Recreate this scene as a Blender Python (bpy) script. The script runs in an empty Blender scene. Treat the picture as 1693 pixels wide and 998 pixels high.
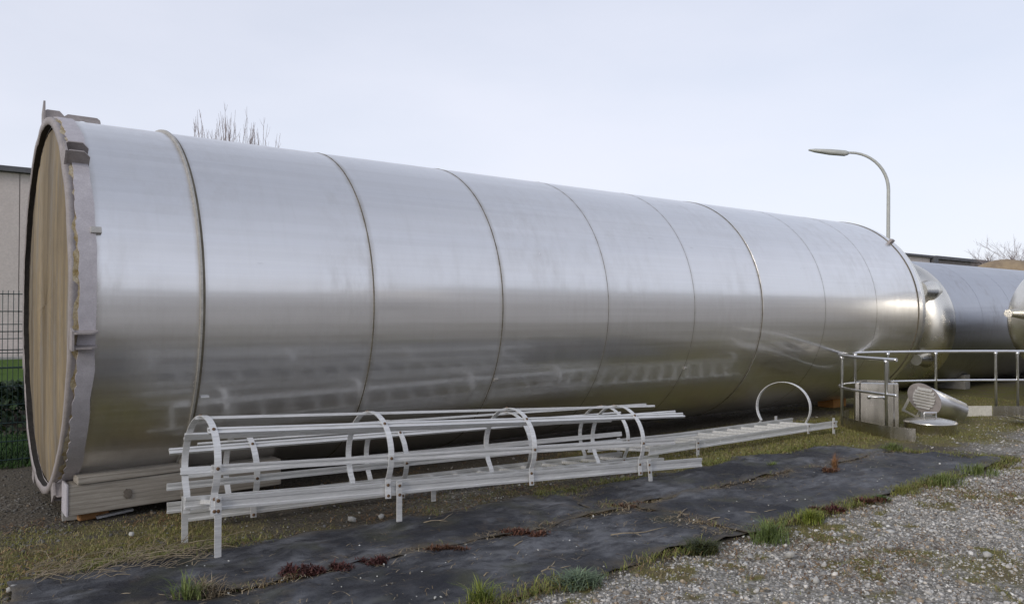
import bpy, bmesh, math, random
import numpy as np
from mathutils import Vector, Matrix
R_ = math.radians
rng = np.random.default_rng(7); random.seed(7)
S = bpy.context.scene

# ---------------------------------------------------------------- camera, sky, sun, exposure
CAM = Vector((0, 0, 1.66)); YAW, PIT, FPX = R_(37.06), R_(0.96), 1291.0
cd = bpy.data.cameras.new('camera'); cam = bpy.data.objects.new('camera', cd); S.collection.objects.link(cam)
cam.location = CAM; cam.rotation_euler = (R_(90) + PIT, 0, -YAW)
cd.sensor_width = 36; cd.lens = FPX / 1693 * 36; cd.clip_end = 3000; cd.clip_start = 0.05
S.camera = cam
SUN_EL, SUN_AZ = R_(22), R_(254)          # azimuth clockwise from +Y: from behind-left of the camera
w = bpy.data.worlds.new('World'); S.world = w; w.use_nodes = True
nt = w.node_tree; N, L = nt.nodes, nt.links; N.clear()
out = N.new('ShaderNodeOutputWorld'); bg = N.new('ShaderNodeBackground'); bg.inputs[1].default_value = 0.1
sky = N.new('ShaderNodeTexSky'); sky.sky_type = 'NISHITA'; sky.sun_disc = False
sky.sun_elevation = SUN_EL; sky.sun_rotation = SUN_AZ; sky.air_density = 1.0; sky.dust_density = 0.6; sky.ozone_density = 1.5
tc = N.new('ShaderNodeTexCoord'); mp = N.new('ShaderNodeMapping'); mp.inputs['Scale'].default_value = (1.1, 1.1, 3.2)
mp.inputs['Location'].default_value = (1.75, 2.7, 1.14); mp.inputs['Rotation'].default_value = (0.1, 0.15, 0.5)
nz = N.new('ShaderNodeTexNoise'); nz.inputs['Scale'].default_value = 1.6; nz.inputs['Detail'].default_value = 6; nz.inputs['Roughness'].default_value = 0.5
rp = N.new('ShaderNodeMapRange'); rp.inputs[1].default_value = 0.35; rp.inputs[2].default_value = 0.65; rp.inputs[3].default_value = 0.84; rp.inputs[4].default_value = 1.0
cl = N.new('ShaderNodeMix'); cl.data_type = 'RGBA'
cl.inputs[7].default_value = (7.75, 7.9, 8.85, 1)
L.new(tc.outputs['Generated'], mp.inputs[0]); L.new(mp.outputs[0], nz.inputs[0]); L.new(nz.outputs[0], rp.inputs[0])
sx = N.new('ShaderNodeSeparateXYZ'); L.new(tc.outputs['Generated'], sx.inputs[0])
el = N.new('ShaderNodeMapRange'); el.inputs[1].default_value = 0.0; el.inputs[2].default_value = 0.95; el.inputs[3].default_value = 1.0; el.inputs[4].default_value = 0.44; L.new(sx.outputs[2], el.inputs[0])
mu = N.new('ShaderNodeMath'); mu.operation = 'MULTIPLY'; L.new(rp.outputs[0], mu.inputs[0]); L.new(el.outputs[0], mu.inputs[1])
L.new(mu.outputs[0], cl.inputs[0]); L.new(sky.outputs[0], cl.inputs[6]); L.new(cl.outputs[2], bg.inputs[0]); L.new(bg.outputs[0], out.inputs[0])
sd = bpy.data.lights.new('sun', 'SUN'); sd.energy = 1.15; sd.angle = R_(14); sd.color = (1.0, 0.93, 0.83)
so = bpy.data.objects.new('sun', sd); S.collection.objects.link(so); so.location = (-20, -12, 20)
dvec = Vector((math.sin(SUN_AZ) * math.cos(SUN_EL), math.cos(SUN_AZ) * math.cos(SUN_EL), math.sin(SUN_EL)))
so.rotation_euler = dvec.to_track_quat('Z', 'Y').to_euler()
vs = S.view_settings; vs.view_transform = 'Standard'; vs.look = 'None'; vs.exposure = 0.24; vs.gamma = 1.0; vs.use_curve_mapping = False

# ---------------------------------------------------------------- helpers
FW = Vector((math.sin(YAW) * math.cos(PIT), math.cos(YAW) * math.cos(PIT), math.sin(PIT)))
RT = Vector((math.cos(YAW), -math.sin(YAW), 0)); UP = RT.cross(FW)
def ray(x, y): return FW + RT * ((x - 846.5) / FPX) + UP * ((499 - y) / FPX)
def gnd(x, y, z=0.0): d = ray(x, y); return CAM + d * ((z - CAM.z) / d.z)
def dep(x, d, z=0.0):                      # ground position along column x at forward distance d
    p = CAM + (FW + RT * ((x - 846.5) / FPX)) * d; return Vector((p.x, p.y, z))

class MB:
    def __init__(s): s.v = []; s.f = []; s.sm = []
    def add(s, vs, fs, smooth=False):
        b = len(s.v); s.v += [Vector(v) for v in vs]
        for f in fs: s.f.append(tuple(i + b for i in f)); s.sm.append(smooth)
        return s
    def box(s, c, sz, M=None):
        x, y, z = [a / 2 for a in sz]; c = Vector(c)
        P = [Vector(p) for p in ((-x,-y,-z),(x,-y,-z),(x,y,-z),(-x,y,-z),(-x,-y,z),(x,-y,z),(x,y,z),(-x,y,z))]
        if M: P = [M @ p for p in P]
        return s.add([c + p for p in P], [(0,3,2,1),(4,5,6,7),(0,1,5,4),(1,2,6,5),(2,3,7,6),(3,0,4,7)])
    def prism(s, prof, p0, p1, up):        # 2-D profile (side, up) extruded from p0 to p1
        p0, p1 = Vector(p0), Vector(p1); d = (p1 - p0).normalized(); sd_ = d.cross(Vector(up)).normalized(); u = sd_.cross(d)
        n = len(prof); vs = [p + sd_ * a + u * b for p in (p0, p1) for a, b in prof]
        return s.add(vs, [tuple(range(n))[::-1], tuple(range(n, 2 * n))] + [(i, (i + 1) % n, n + (i + 1) % n, n + i) for i in range(n)])
    def bar(s, p0, p1, wd, ht, up=(0, 0, 1)):
        a, b = wd / 2, ht / 2; return s.prism([(-a,-b),(a,-b),(a,b),(-a,b)], p0, p1, up)
    def tube(s, pts, r, n=12, cap=True):
        pts = [Vector(p) for p in pts]; rs = r if isinstance(r, (list, tuple)) else [r] * len(pts)
        vs = []; prev = None
        for i, p in enumerate(pts):
            t = (pts[min(i + 1, len(pts) - 1)] - pts[max(i - 1, 0)]).normalized()
            if prev is None: prev = t.orthogonal().normalized()
            a = (prev - t * prev.dot(t)).normalized(); prev = a; b = t.cross(a)
            vs += [p + (a * math.cos(k * 2 * math.pi / n) + b * math.sin(k * 2 * math.pi / n)) * rs[i] for k in range(n)]
        fs = [(i * n + k, i * n + (k + 1) % n, (i + 1) * n + (k + 1) % n, (i + 1) * n + k) for i in range(len(pts) - 1) for k in range(n)]
        s.add(vs, fs, True)
        if cap:
            b = len(s.v) - len(vs); m = len(pts) - 1
            s.f += [tuple(b + k for k in range(n))[::-1], tuple(b + m * n + k for k in range(n))]; s.sm += [False, False]
        return s
    def lathe(s, prof, org, axis=(1, 0, 0), ref=(0, 0, 1), n=96, closed=False, smooth=True, fn=None):
        a = Vector(axis).normalized(); e1 = (Vector(ref) - a * Vector(ref).dot(a)).normalized(); e2 = a.cross(e1); org = Vector(org)
        vs = []
        for x, r in prof:
            for k in range(n):
                th = 2 * math.pi * k / n; dx, dr = fn(x, r, th) if fn else (0, 0)
                vs.append(org + a * (x + dx) + (e1 * math.cos(th) + e2 * math.sin(th)) * (r + dr))
        m = len(prof); q = m if closed else m - 1
        return s.add(vs, [(i * n + k, ((i + 1) % m) * n + k, ((i + 1) % m) * n + (k + 1) % n, i * n + (k + 1) % n) for i in range(q) for k in range(n)], smooth)
    def ribbon(s, pts, nrm, wvec, th):     # flat strip along pts, width vector wvec, thickness along normals
        wv = Vector(wvec) / 2; vs = []
        for p, n_ in zip(pts, nrm):
            p, n_ = Vector(p), Vector(n_)
            vs += [p - wv, p + wv, p + wv + n_ * th, p - wv + n_ * th]
        m = len(pts); fs = [(i*4+k, i*4+(k+1)%4, i*4+4+(k+1)%4, i*4+4+k) for i in range(m - 1) for k in range(4)]
        s.add(vs, fs); b = len(s.v) - len(vs); s.f += [(b+3,b+2,b+1,b), (b+m*4-4,b+m*4-3,b+m*4-2,b+m*4-1)]; s.sm += [False, False]; return s
    def mesh(s, name, org=(0, 0, 0)):
        me = bpy.data.meshes.new(name); o = Vector(org)
        me.from_pydata([tuple(v - o) for v in s.v], [], s.f); me.polygons.foreach_set('use_smooth', s.sm)
        bm = bmesh.new(); bm.from_mesh(me); bmesh.ops.recalc_face_normals(bm, faces=bm.faces); bm.to_mesh(me); bm.free(); me.update(); return me
    def build(s, name, mat, parent=None, org=None, bevel=0):
        if org is None: org = parent.get('_o', (0, 0, 0)) if parent else (0, 0, 0)
        return link(name, s.mesh(name, org), mat, parent, org if not parent else (0, 0, 0), bevel)

def link(name, me, mat, parent=None, loc=(0, 0, 0), bevel=0):
    o = bpy.data.objects.new(name, me); S.collection.objects.link(o); o.location = loc
    if mat and not me.materials: me.materials.append(mat)
    if parent:
        o.parent = parent; ORG[o.name] = ORG[parent.name]
    else: ORG[o.name] = Vector(loc)
    if bevel:
        b = o.modifiers.new('bevel', 'BEVEL'); b.width = bevel; b.segments = 2; b.limit_method = 'ANGLE'; b.angle_limit = R_(40)
    return o
ORG = {}
def thing(name, label, cat, loc, group=None):
    o = bpy.data.objects.new(name, None); S.collection.objects.link(o); o.location = loc; o.empty_display_size = 0.1
    ORG[o.name] = Vector(loc); tag(o, label, cat, group); return o
def tag(o, label, cat, group=None):
    o['label'] = label; o['category'] = cat
    if group: o['group'] = group
    return o
def build(mb, name, mat, parent, bevel=0): return link(name, mb.mesh(name, ORG[parent.name]), mat, parent, (0, 0, 0), bevel)
def solo(mb, name, mat, loc, label, cat, group=None, bevel=0):
    o = link(name, mb.mesh(name, loc), mat, None, loc, bevel); return tag(o, label, cat, group)
def struct(mb, name, mat, loc=(0, 0, 0), bevel=0):
    o = link(name, mb.mesh(name, loc), mat, None, loc, bevel); o['kind'] = 'structure'; return o

def vnoise(x, y, seed=0, oct=4, scale=1.0):
    x = np.asarray(x, float) * scale; y = np.asarray(y, float) * scale; t = 0; a = 1; tot = 0
    for o in range(oct):
        xi = np.floor(x).astype(int); yi = np.floor(y).astype(int); fx = x - xi; fy = y - yi
        fx = fx * fx * (3 - 2 * fx); fy = fy * fy * (3 - 2 * fy)
        h = lambda i, j: (np.sin((i * 127.1 + j * 311.7 + (seed + o) * 74.7)) * 43758.5453) % 1.0
        t = t + a * ((h(xi, yi) * (1 - fx) + h(xi + 1, yi) * fx) * (1 - fy) + (h(xi, yi + 1) * (1 - fx) + h(xi + 1, yi + 1) * fx) * fy)
        tot += a; a *= .5; x = x * 2.03 + 11.3; y = y * 2.03 + 5.7
    return t / tot
rag = lambda th, s, a: float(vnoise(th * 7, s, s, 4, 1.0) - .5) * a
sstep = lambda a, b, x: np.clip((np.asarray(x, float) - a) / (b - a), 0, 1) ** 2 * (3 - 2 * np.clip((np.asarray(x, float) - a) / (b - a), 0, 1))

# ---------------------------------------------------------------- materials
MATS = {}
class NM:
    def __init__(s, name):
        s.m = bpy.data.materials.new(name); s.m.use_nodes = True; s.t = s.m.node_tree; s.b = s.t.nodes['Principled BSDF']; MATS[name] = s.m
        s.co = s.t.nodes.new('ShaderNodeTexCoord').outputs['Object']
    def n(s, k, **kw):
        x = s.t.nodes.new(k)
        for a, b in kw.items(): setattr(x, a, b)
        return x
    def lk(s, a, b): s.t.links.new(a, b)
    def noise(s, scale, mapping=None, detail=4, rough=.55):
        x = s.n('ShaderNodeTexNoise'); x.inputs['Scale'].default_value = scale; x.inputs['Detail'].default_value = detail; x.inputs['Roughness'].default_value = rough
        c = s.co
        if mapping:
            mp = s.n('ShaderNodeMapping'); mp.inputs['Scale'].default_value = mapping; s.lk(c, mp.inputs[0]); c = mp.outputs[0]
        s.lk(c, x.inputs['Vector']); return x.outputs['Fac']
    def rng(s, v, a, b, c=0., d=1.):
        x = s.n('ShaderNodeMapRange'); x.inputs[1].default_value = a; x.inputs[2].default_value = b; x.inputs[3].default_value = c; x.inputs[4].default_value = d
        s.lk(v, x.inputs[0]); return x.outputs[0]
    def mix(s, f, a, b, mode='MIX'):
        x = s.n('ShaderNodeMix', data_type='RGBA', blend_type=mode)
        for i, v in ((0, f), (6, a), (7, b)):
            if isinstance(v, (int, float)): x.inputs[i].default_value = v
            elif isinstance(v, tuple): x.inputs[i].default_value = (*v, 1) if len(v) == 3 else v
            else: s.lk(v, x.inputs[i])
        return x.outputs[2]
    def math(s, op, a, b=0.):
        x = s.n('ShaderNodeMath', operation=op)
        for i, v in ((0, a), (1, b)):
            if isinstance(v, (int, float)): x.inputs[i].default_value = v
            else: s.lk(v, x.inputs[i])
        return x.outputs[0]
    def attr(s, name): return s.n('ShaderNodeAttribute', attribute_name=name)
    def bump(s, h, st=.3, dist=.01, prev=None):
        x = s.n('ShaderNodeBump'); x.inputs['Strength'].default_value = st; x.inputs['Distance'].default_value = dist; s.lk(h, x.inputs['Height'])
        if prev is not None: s.lk(prev, x.inputs['Normal'])
        s.lk(x.outputs[0], s.b.inputs['Normal']); return x.outputs[0]
    def set(s, col=None, rough=None, metal=None):
        for k, v in (('Base Color', col), ('Roughness', rough), ('Metallic', metal)):
            if v is None: continue
            if isinstance(v, tuple): s.b.inputs[k].default_value = (*v, 1)
            elif isinstance(v, (int, float)): s.b.inputs[k].default_value = v
            else: s.lk(v, s.b.inputs[k])
        return s.m

def steel(name, col, r0, r1, streak=(.35, 22, 22), grime=.25, wav=.25, fine=.10):
    k = NM(name)
    st = k.noise(1.0, streak, 6, .65); big = k.noise(.9, None, 4); sp = k.noise(9, (1, 1, .35), 5, .7)
    dirt = k.math('MULTIPLY', k.rng(big, .42, .75), k.rng(sp, .45, .8))
    c = k.mix(k.rng(st, .25, .75), tuple(a * .93 for a in col), tuple(min(1, a * 1.05) for a in col))
    c = k.mix(k.math('MULTIPLY', dirt, grime * 2), c, (.26, .22, .17))
    k.set(c, k.math('ADD', k.rng(st, .3, .75, r0, r1), k.math('MULTIPLY', dirt, .25)), k.rng(dirt, 0, 1, 1.0, .75))
    p = k.bump(k.noise(.8, (.9, 1.3, 1.3), 2), wav, .012)
    k.bump(st, fine, .002, p)
    return k.m
def tank_steel():
    k = NM('brushed_steel_shell'); T = k.t
    st = k.noise(1.0, (.28, 26, 26), 6, .65); st2 = k.noise(1.0, (.10, 9, 9), 4, .6); big = k.noise(.8, None, 4); sp = k.noise(7, (1, 1, .3), 6, .7); smu = k.noise(5.5, (.5, 1.6, 1.6), 3, .5)
    run = k.noise(3.2, (3.2, .35, .35), 5, .65); seam = k.attr('seam').outputs['Fac']
    dirt = k.math('MULTIPLY', k.rng(big, .40, .75), k.rng(sp, .42, .8))
    c = k.mix(k.rng(st, .25, .75), (.80, .795, .79), (.90, .895, .89)); c = k.mix(k.rng(st2, .35, .7, 0, .3), c, (.74, .725, .70))
    c = k.mix(k.rng(run, .52, .78, 0, .10), c, (.50, .46, .40)); c = k.mix(k.math('MULTIPLY', dirt, .32), c, (.28, .23, .17)); c = k.mix(k.rng(smu, .74, .80, 0, .25), c, (.25, .24, .23))
    c = k.mix(k.math('MULTIPLY', seam, k.rng(sp, .3, .65, .25, .9)), c, (.30, .25, .18))
    b2 = k.n('ShaderNodeBsdfPrincipled'); mx = k.n('ShaderNodeMixShader'); mx.inputs[0].default_value = .66
    for b_, r0, r1 in ((k.b, .10, .18), (b2, .32, .44)):
        k.lk(c, b_.inputs['Base Color']); b_.inputs['Metallic'].default_value = 1
        k.lk(k.math('ADD', k.rng(st, .3, .75, r0, r1), k.math('ADD', k.math('MULTIPLY', dirt, .25), k.math('MULTIPLY', seam, .2))), b_.inputs['Roughness'])
    p = k.bump(k.noise(.9, (.9, 1.4, 1.4), 3), .17, .012); p = k.bump(k.noise(3.0, (.6, 1.2, 1.2), 2), .05, .004, p); p = k.bump(st, .10, .002, p); k.lk(p, b2.inputs['Normal'])
    k.lk(k.b.outputs[0], mx.inputs[1]); k.lk(b2.outputs[0], mx.inputs[2]); k.lk(mx.outputs[0], T.nodes['Material Output'].inputs['Surface']); return k.m
M_tank = tank_steel()
M_tank2 = steel('pickled_steel_shell', (.46, .47, .50), .28, .42, grime=.3, wav=.2)
M_dish = steel('spun_steel', (.80, .77, .70), .24, .32, (1.5, 1.5, 1.5), grime=.0, wav=.04, fine=.01)
M_rail = steel('satin_tube_steel', (.84, .84, .85), .30, .40, (5, 5, 5), grime=.03, wav=.02)
M_box = steel('sheet_steel', (.60, .57, .52), .20, .30, (14, 14, 1.2), grime=.1, wav=.12)

def plain(name, c0, c1, rough=.7, metal=0., scale=6., mapping=None, bump=.25, bd=.004, lo=.35, hi=.68, spec=None):
    k = NM(name); f = k.noise(scale, mapping, 6, .62); g = k.noise(scale * 7, mapping, 3)
    c = k.mix(k.rng(f, lo, hi), c0, c1); c = k.mix(k.rng(g, .3, .7, 0, .35), c, tuple(a * .6 for a in c0))
    k.set(c, rough, metal); k.bump(k.math('ADD', f, k.math('MULTIPLY', g, .5)), bump, bd)
    if spec is not None: k.b.inputs['Specular IOR Level'].default_value = spec
    return k.m
M_alu = plain('weathered_aluminium', (.64, .64, .63), (.88, .88, .87), .40, .3, 5, (.5, 9, 9), .12)
M_rust = plain('rusty_bolt', (.10, .055, .03), (.20, .12, .06), .85, .1, 60)
M_weld = plain('weld_seam', (.13, .11, .075), (.27, .24, .18), .6, .4, 5)
M_ring = plain('stained_flange', (.44, .42, .38), (.60, .58, .54), .5, .6, 7, (1, 2, 2))
M_band = plain('grey_coating', (.46, .435, .46), (.55, .525, .55), .75, .0, 14, (1, 1, 1), .5, .006)
M_lug = plain('grey_painted_plate', (.30, .27, .26), (.40, .36, .35), .7, 0, 12)
M_foam = plain('yellow_foam', (.30, .22, .09), (.60, .54, .42), .95, 0, 16, None, .8, .02)
M_recess_shade = plain('recess_shade_dark', (.018, .016, .014), (.04, .035, .03), .9, 0, 20)
M_beam = NM('weathered_timber')
def _beam(k):
    g = k.noise(2.2, (1, 14, 14), 8, .7); f = k.noise(9, (.6, 22, 22), 5)
    wv = k.n('ShaderNodeTexWave', wave_type='BANDS', bands_direction='Z'); wv.inputs['Scale'].default_value = 9; wv.inputs['Distortion'].default_value = 5; wv.inputs['Detail'].default_value = 3
    mp = k.n('ShaderNodeMapping'); mp.inputs['Scale'].default_value = (.12, 1, 1); k.lk(k.co, mp.inputs[0]); k.lk(mp.outputs[0], wv.inputs[0])
    c = k.mix(k.rng(g, .3, .7), (.24, .215, .18), (.42, .385, .335)); c = k.mix(k.rng(wv.outputs[0], .7, 1, 0, .35), c, (.15, .125, .10))
    k.set(c, .85); k.bump(k.math('ADD', g, f), .35, .006); return k.m
M_beam = _beam(M_beam)
M_brick = plain('brick', (.30, .15, .06), (.42, .24, .11), .9, 0, 12)
M_conc = plain('concrete', (.30, .29, .27), (.42, .41, .39), .9, 0, 9)
M_hall = plain('wall_panel_paint', (.64, .56, .52), (.69, .61, .57), .6, 0, 2, None, .05)
M_roof = plain('dark_roof_edge', (.10, .10, .11), (.14, .14, .15), .6, 0, 3)
M_hall2 = plain('brown_cladding', (.20, .17, .155), (.27, .235, .215), .7, 0, 2, (6, 1, .3), .2)
M_fence = plain('green_fence_steel', (.012, .035, .032), (.02, .05, .045), .5, .0, 20)
M_lamp = plain('lamp_grey', (.46, .47, .44), (.54, .55, .51), .5, .1, 5)
M_bark = plain('bare_twig', (.30, .25, .24), (.42, .355, .34), .9, 0, 8)  # bark lightened so the colour carries the distance haze
M_tan = plain('tan_coated_tank', (.26, .20, .14), (.42, .32, .20), .85, 0, 1.2)
M_white = plain('white_board', (.58, .55, .48), (.70, .67, .60), .6, 0, 5)
M_orange = plain('orange_wood', (.40, .17, .04), (.50, .26, .08), .8, 0, 5)
M_pale = plain('plastic_sheet', (.42, .43, .45), (.60, .61, .63), .4, 0, 8)
M_stick = plain('dry_twig', (.24, .19, .12), (.42, .35, .25), .9, 0, 12)
M_hall3 = plain('pale_factory_wall', (.62, .575, .52), (.72, .675, .62), .8, 0, .35, (1, 1, .15), .0)
M_added_slab = plain('added_pale_slab', (.36, .33, .295), (.46, .43, .39), .9, 0, .3)
M_knot = plain('timber_knot', (.12, .10, .082), (.20, .175, .145), .9, 0, 30)

# coloured by attribute (each stone, blade or leaf has its own colour)
def attr_mat(name, rough=.85, trans=0., spec=.3):
    k = NM(name); a = k.attr('col'); f = k.noise(45, None, 3)
    k.set(k.mix(k.rng(f, .3, .7, 0, .35), a.outputs['Color'], (.09, .08, .065)), rough); k.b.inputs['Specular IOR Level'].default_value = spec
    return k.m
M_stone = attr_mat('gravel_stone', .9)
M_leaf = NM('leaf')
M_leaf.lk(M_leaf.attr('col').outputs['Color'], M_leaf.b.inputs['Base Color']); M_leaf.b.inputs['Roughness'].default_value = .6; M_leaf.b.inputs['Specular IOR Level'].default_value = .25
M_leaf = M_leaf.m

# ground: soil, moss and gravel blended by masks carried on the sheet
k = NM('ground_cover')
am, ag, al = k.attr('moss').outputs['Fac'], k.attr('gravel').outputs['Fac'], k.attr('lawn').outputs['Fac']
n1, n2, n3 = k.noise(3, None, 8, .65), k.noise(28, None, 6, .7), k.noise(120, None, 3)
soil = k.mix(k.rng(n2, .3, .7), (.065, .055, .042), (.17, .148, .115))
vo = k.n('ShaderNodeTexVoronoi'); vo.inputs['Scale'].default_value = 38; k.lk(k.co, vo.inputs['Vector'])
grv = k.mix(k.rng(vo.outputs['Color'], 0, 1), (.25, .235, .205), (.54, .515, .475)); grv = k.mix(k.rng(vo.outputs['Distance'], .3, .7, 0, .6), grv, (.10, .09, .07))
mos = k.mix(k.rng(n2, .3, .72), (.10, .097, .03), (.26, .245, .075))
mos = k.mix(k.rng(n1, .42, .62, 0, .8), mos, (.17, .135, .085))
f1 = k.rng(k.math('ADD', ag, k.math('MULTIPLY', k.math('SUBTRACT', n2, .5), .9)), .35, .65)
f2 = k.rng(k.math('ADD', am, k.math('MULTIPLY', k.math('SUBTRACT', n1, .5), 1.3)), .4, .65)
c = k.mix(f1, soil, grv); c = k.mix(f2, c, mos)
lawn = k.mix(k.rng(n1, .3, .7), (.055, .105, .018), (.095, .16, .03)); c = k.mix(al, c, lawn)
k.set(c, .95); k.b.inputs['Specular IOR Level'].default_value = .15
k.bump(k.math('ADD', k.math('ADD', n2, vo.outputs['Distance']), k.math('MULTIPLY', n3, .4)), .8, .02)
M_ground = k.m

# woven weed-control sheet
k = NM('black_ground_fabric')
a1, a2, a3 = k.noise(1.3, None, 7, .6), k.noise(5.5, (1, 1.8, 1), 7, .7), k.noise(160, None, 2)
d = k.math('MULTIPLY', k.rng(a1, .38, .72), k.rng(a2, .36, .70))
c = k.mix(k.rng(d, .03, .48), (.012, .0125, .017), (.135, .138, .147)); c = k.mix(k.rng(k.noise(2.4, None, 4), .55, .72, 0, .6), c, (.055, .056, .026)); c = k.mix(k.rng(k.noise(3.3, (1, 1, 1), 8, .75), .56, .66, 0, .4), c, (.085, .065, .045)); c = k.mix(k.math('MULTIPLY', k.attr('edge').outputs['Fac'], k.rng(k.noise(6, None, 6, .7), .38, .6)), c, (.10, .08, .05))
rd1 = k.math('ABSOLUTE', k.math('SUBTRACT', k.noise(2.2, (1, 1.5, 1), 3, .5), .5)); rd2 = k.math('ABSOLUTE', k.math('SUBTRACT', k.noise(5, (1.6, 1, 1), 3, .5), .5))
cre = k.math('ADD', k.rng(rd1, 0, .05, 1, 0), k.math('MULTIPLY', k.rng(rd2, 0, .04, 1, 0), .5))
k.set(c, k.rng(a2, .3, .7, .42, .72)); k.bump(k.math('ADD', k.math('ADD', a2, k.math('MULTIPLY', a3, .25)), k.math('MULTIPLY', cre, .5)), .45, .014); k.b.inputs['Specular IOR Level'].default_value = .45
M_tarp = k.m

# end face of the tank: foam and glue, stained in vertical runs
k = NM('end_face_insulation')
v1, v2, v3 = k.noise(1.0, (1, 1.9, .22), 7, .62), k.noise(2.0, (1, 2.6, .3), 7, .7), k.noise(9, (1, 1.5, .7), 6, .7)
c = k.mix(k.rng(v1, .32, .66), (.065, .048, .03), (.33, .25, .14)); c = k.mix(k.rng(v2, .50, .64, 0, .75), c, (.21, .19, .165)); c = k.mix(k.rng(v3, .5, .8, 0, .6), c, (.10, .08, .05))
k.set(c, .8); k.bump(k.math('ADD', v2, v3), .4, .01); M_face = k.m

# ---------------------------------------------------------------- ground sheet
def hgt(x, y):
    x = np.asarray(x, float); y = np.asarray(y, float)
    near = sstep(40, 15, np.hypot(x - 6, y - 5))
    return near * ((vnoise(x, y, 3, 3, 1.1) - .5) * .03 + (vnoise(x, y, 9, 3, 6) - .5) * .018)
def m_moss(x, y):
    m = .22 + .5 * sstep(5.3, 8.5, x) * sstep(4.9, 5.6, y) * sstep(10.5, 9.5, x) + .48 * sstep(9.6, 10.8, x) * sstep(3.4, 4.8, y) + .27 * sstep(5.4, 5.7, y) * sstep(7.4, 6.6, y)
    m = m + .42 * np.exp(-((x - 1.1) / .8) ** 2 - ((y - 6.05) / .28) ** 2) 
    m = m + .25 * np.exp(-((x - .9) / .7) ** 2 - ((y - 9) / .4) ** 2)
    m = m - .35 * sstep(6.9, 7.6, y) * sstep(10.5, 9.5, y) * sstep(14, 12, x)
    return m + (vnoise(x, y, 21, 4, 1.4) - .5) * .9 + .22 * sstep(.48, .70, vnoise(x, y, 71, 4, 2.2)) * sstep(3.8, 3.4, y) + .50 * sstep(.50, .72, vnoise(x, y, 72, 4, 5.0)) * sstep(3.8, 3.4, y)
def m_grav(x, y):
    g = .12 + .75 * sstep(3.75, 3.45, y) * sstep(1.8, 2.6, x) + .32 * sstep(9.7, 10.4, x) * sstep(5.2, 4.0, y) + .12 * sstep(1.1, .6, x) * sstep(9.6, 8.0, y) + .2 * sstep(5.4, 5.6, y) * sstep(7.5, 6.5, y) + .25 * sstep(9.5, 11, x)
    return g + (vnoise(x, y, 33, 4, 1.1) - .5) * .6
fx = np.arange(-1.2, 17.01, .07); fy = np.arange(1.2, 12.01, .07)
gx = np.concatenate([[-400, -150, -60, -25, -10, -4], fx, [19, 22, 27, 35, 60, 150, 400]]); gy = np.concatenate([[-400, -150, -60, -25, -10, -4, -1], fy, [14, 16, 18, 20, 20.4, 24, 30, 45, 90, 200, 400]])
X, Yg = np.meshgrid(gx, gy); Z = hgt(X, Yg); nx, ny = len(gx), len(gy)
def grid_mesh(name, X, Y, Z):
    ny, nx = X.shape; me = bpy.data.meshes.new(name); n = nx * ny
    i = (np.arange(ny - 1)[:, None] * nx + np.arange(nx - 1)[None]).ravel(); q = np.stack([i, i + 1, i + nx + 1, i + nx], 1)
    me.vertices.add(n); me.vertices.foreach_set('co', np.stack([X, Y, Z], -1).ravel())
    me.loops.add(len(q) * 4); me.loops.foreach_set('vertex_index', q.ravel().astype(np.int32)); me.polygons.add(len(q))
    me.polygons.foreach_set('loop_start', np.arange(0, len(q) * 4, 4, dtype=np.int32)); me.polygons.foreach_set('use_smooth', np.ones(len(q), bool)); me.update(calc_edges=True); return me
me = grid_mesh('ground', X, Yg, Z)
lawnm = sstep(19.8, 20.6, Yg)
far = sstep(12, 30, np.hypot(X - 6, Yg - 4))
for nm, arr in (('moss', np.clip(m_moss(X, Yg) * (1 - far), 0, 1)), ('gravel', np.clip(m_grav(X, Yg) * (1 - far) + .9 * far * (Yg < 10), 0, 1)), ('lawn', lawnm)):
    a = me.attributes.new(nm, 'FLOAT', 'POINT'); a.data.foreach_set('value', arr.ravel())
g = link('ground', me, M_ground); g['kind'] = 'structure'

# ---------------------------------------------------------------- ground fabric sheets
def sheet(edge, nx, ny, seed, lift, label):
    # edge: four corners and wobble of the border; (u along X, v along Y)
    (a, b, c_, d) = [np.array(p, float) for p in edge]
    u = np.linspace(0, 1, nx)[None, :, None]; v = np.linspace(0, 1, ny)[:, None, None]
    P = (a * (1 - u) + b * u) * (1 - v) + (d * (1 - u) + c_ * u) * v
    x, y = P[..., 0], P[..., 1]; uu = np.broadcast_to(u[..., 0], x.shape); vv = np.broadcast_to(v[..., 0], x.shape)
    eb = 1 - np.clip(np.minimum(np.minimum(vv, 1 - vv) * 6, np.minimum(uu, 1 - uu) * 25), 0, 1)
    y = y + eb * (vnoise(x, y * .3, seed, 4, 1.6) - .5) * .22; x = x + eb * (vnoise(x * .3, y, seed + 2, 3, 3) - .5) * .2
    wr = np.abs(vnoise(x, y, seed + 5, 2, 1.7) - .5) * 2; wr2 = vnoise(x * .8 + y * .9, y - x * .3, seed + 6, 3, 3.3)
    z = hgt(x, y) + lift + .006 + .055 * np.clip(.30 - wr, 0, 1) + .024 * sstep(.45, .80, wr2) + .018 * vnoise(x, y, seed + 7, 2, 2.0) * (1 - eb)
    z = z - eb * .004
    me = grid_mesh('ground_fabric', x, y, z); ea = me.attributes.new('edge', 'FLOAT', 'POINT'); ea.data.foreach_set('value', eb.ravel().astype(float)); o = link('ground_fabric', me, M_tarp); md = o.modifiers.new('solidify', 'SOLIDIFY'); md.thickness = .004; md.offset = 1
    tag(o, label, 'ground sheet', 'black ground fabric strips'); return x, y, z
sheet([(.2, 4.70), (4.75, 4.70), (4.72, 5.50), (.45, 5.72)], 160, 40, 40, .012, 'black fabric strip carrying the foot of the nearest cage ladder')
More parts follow.
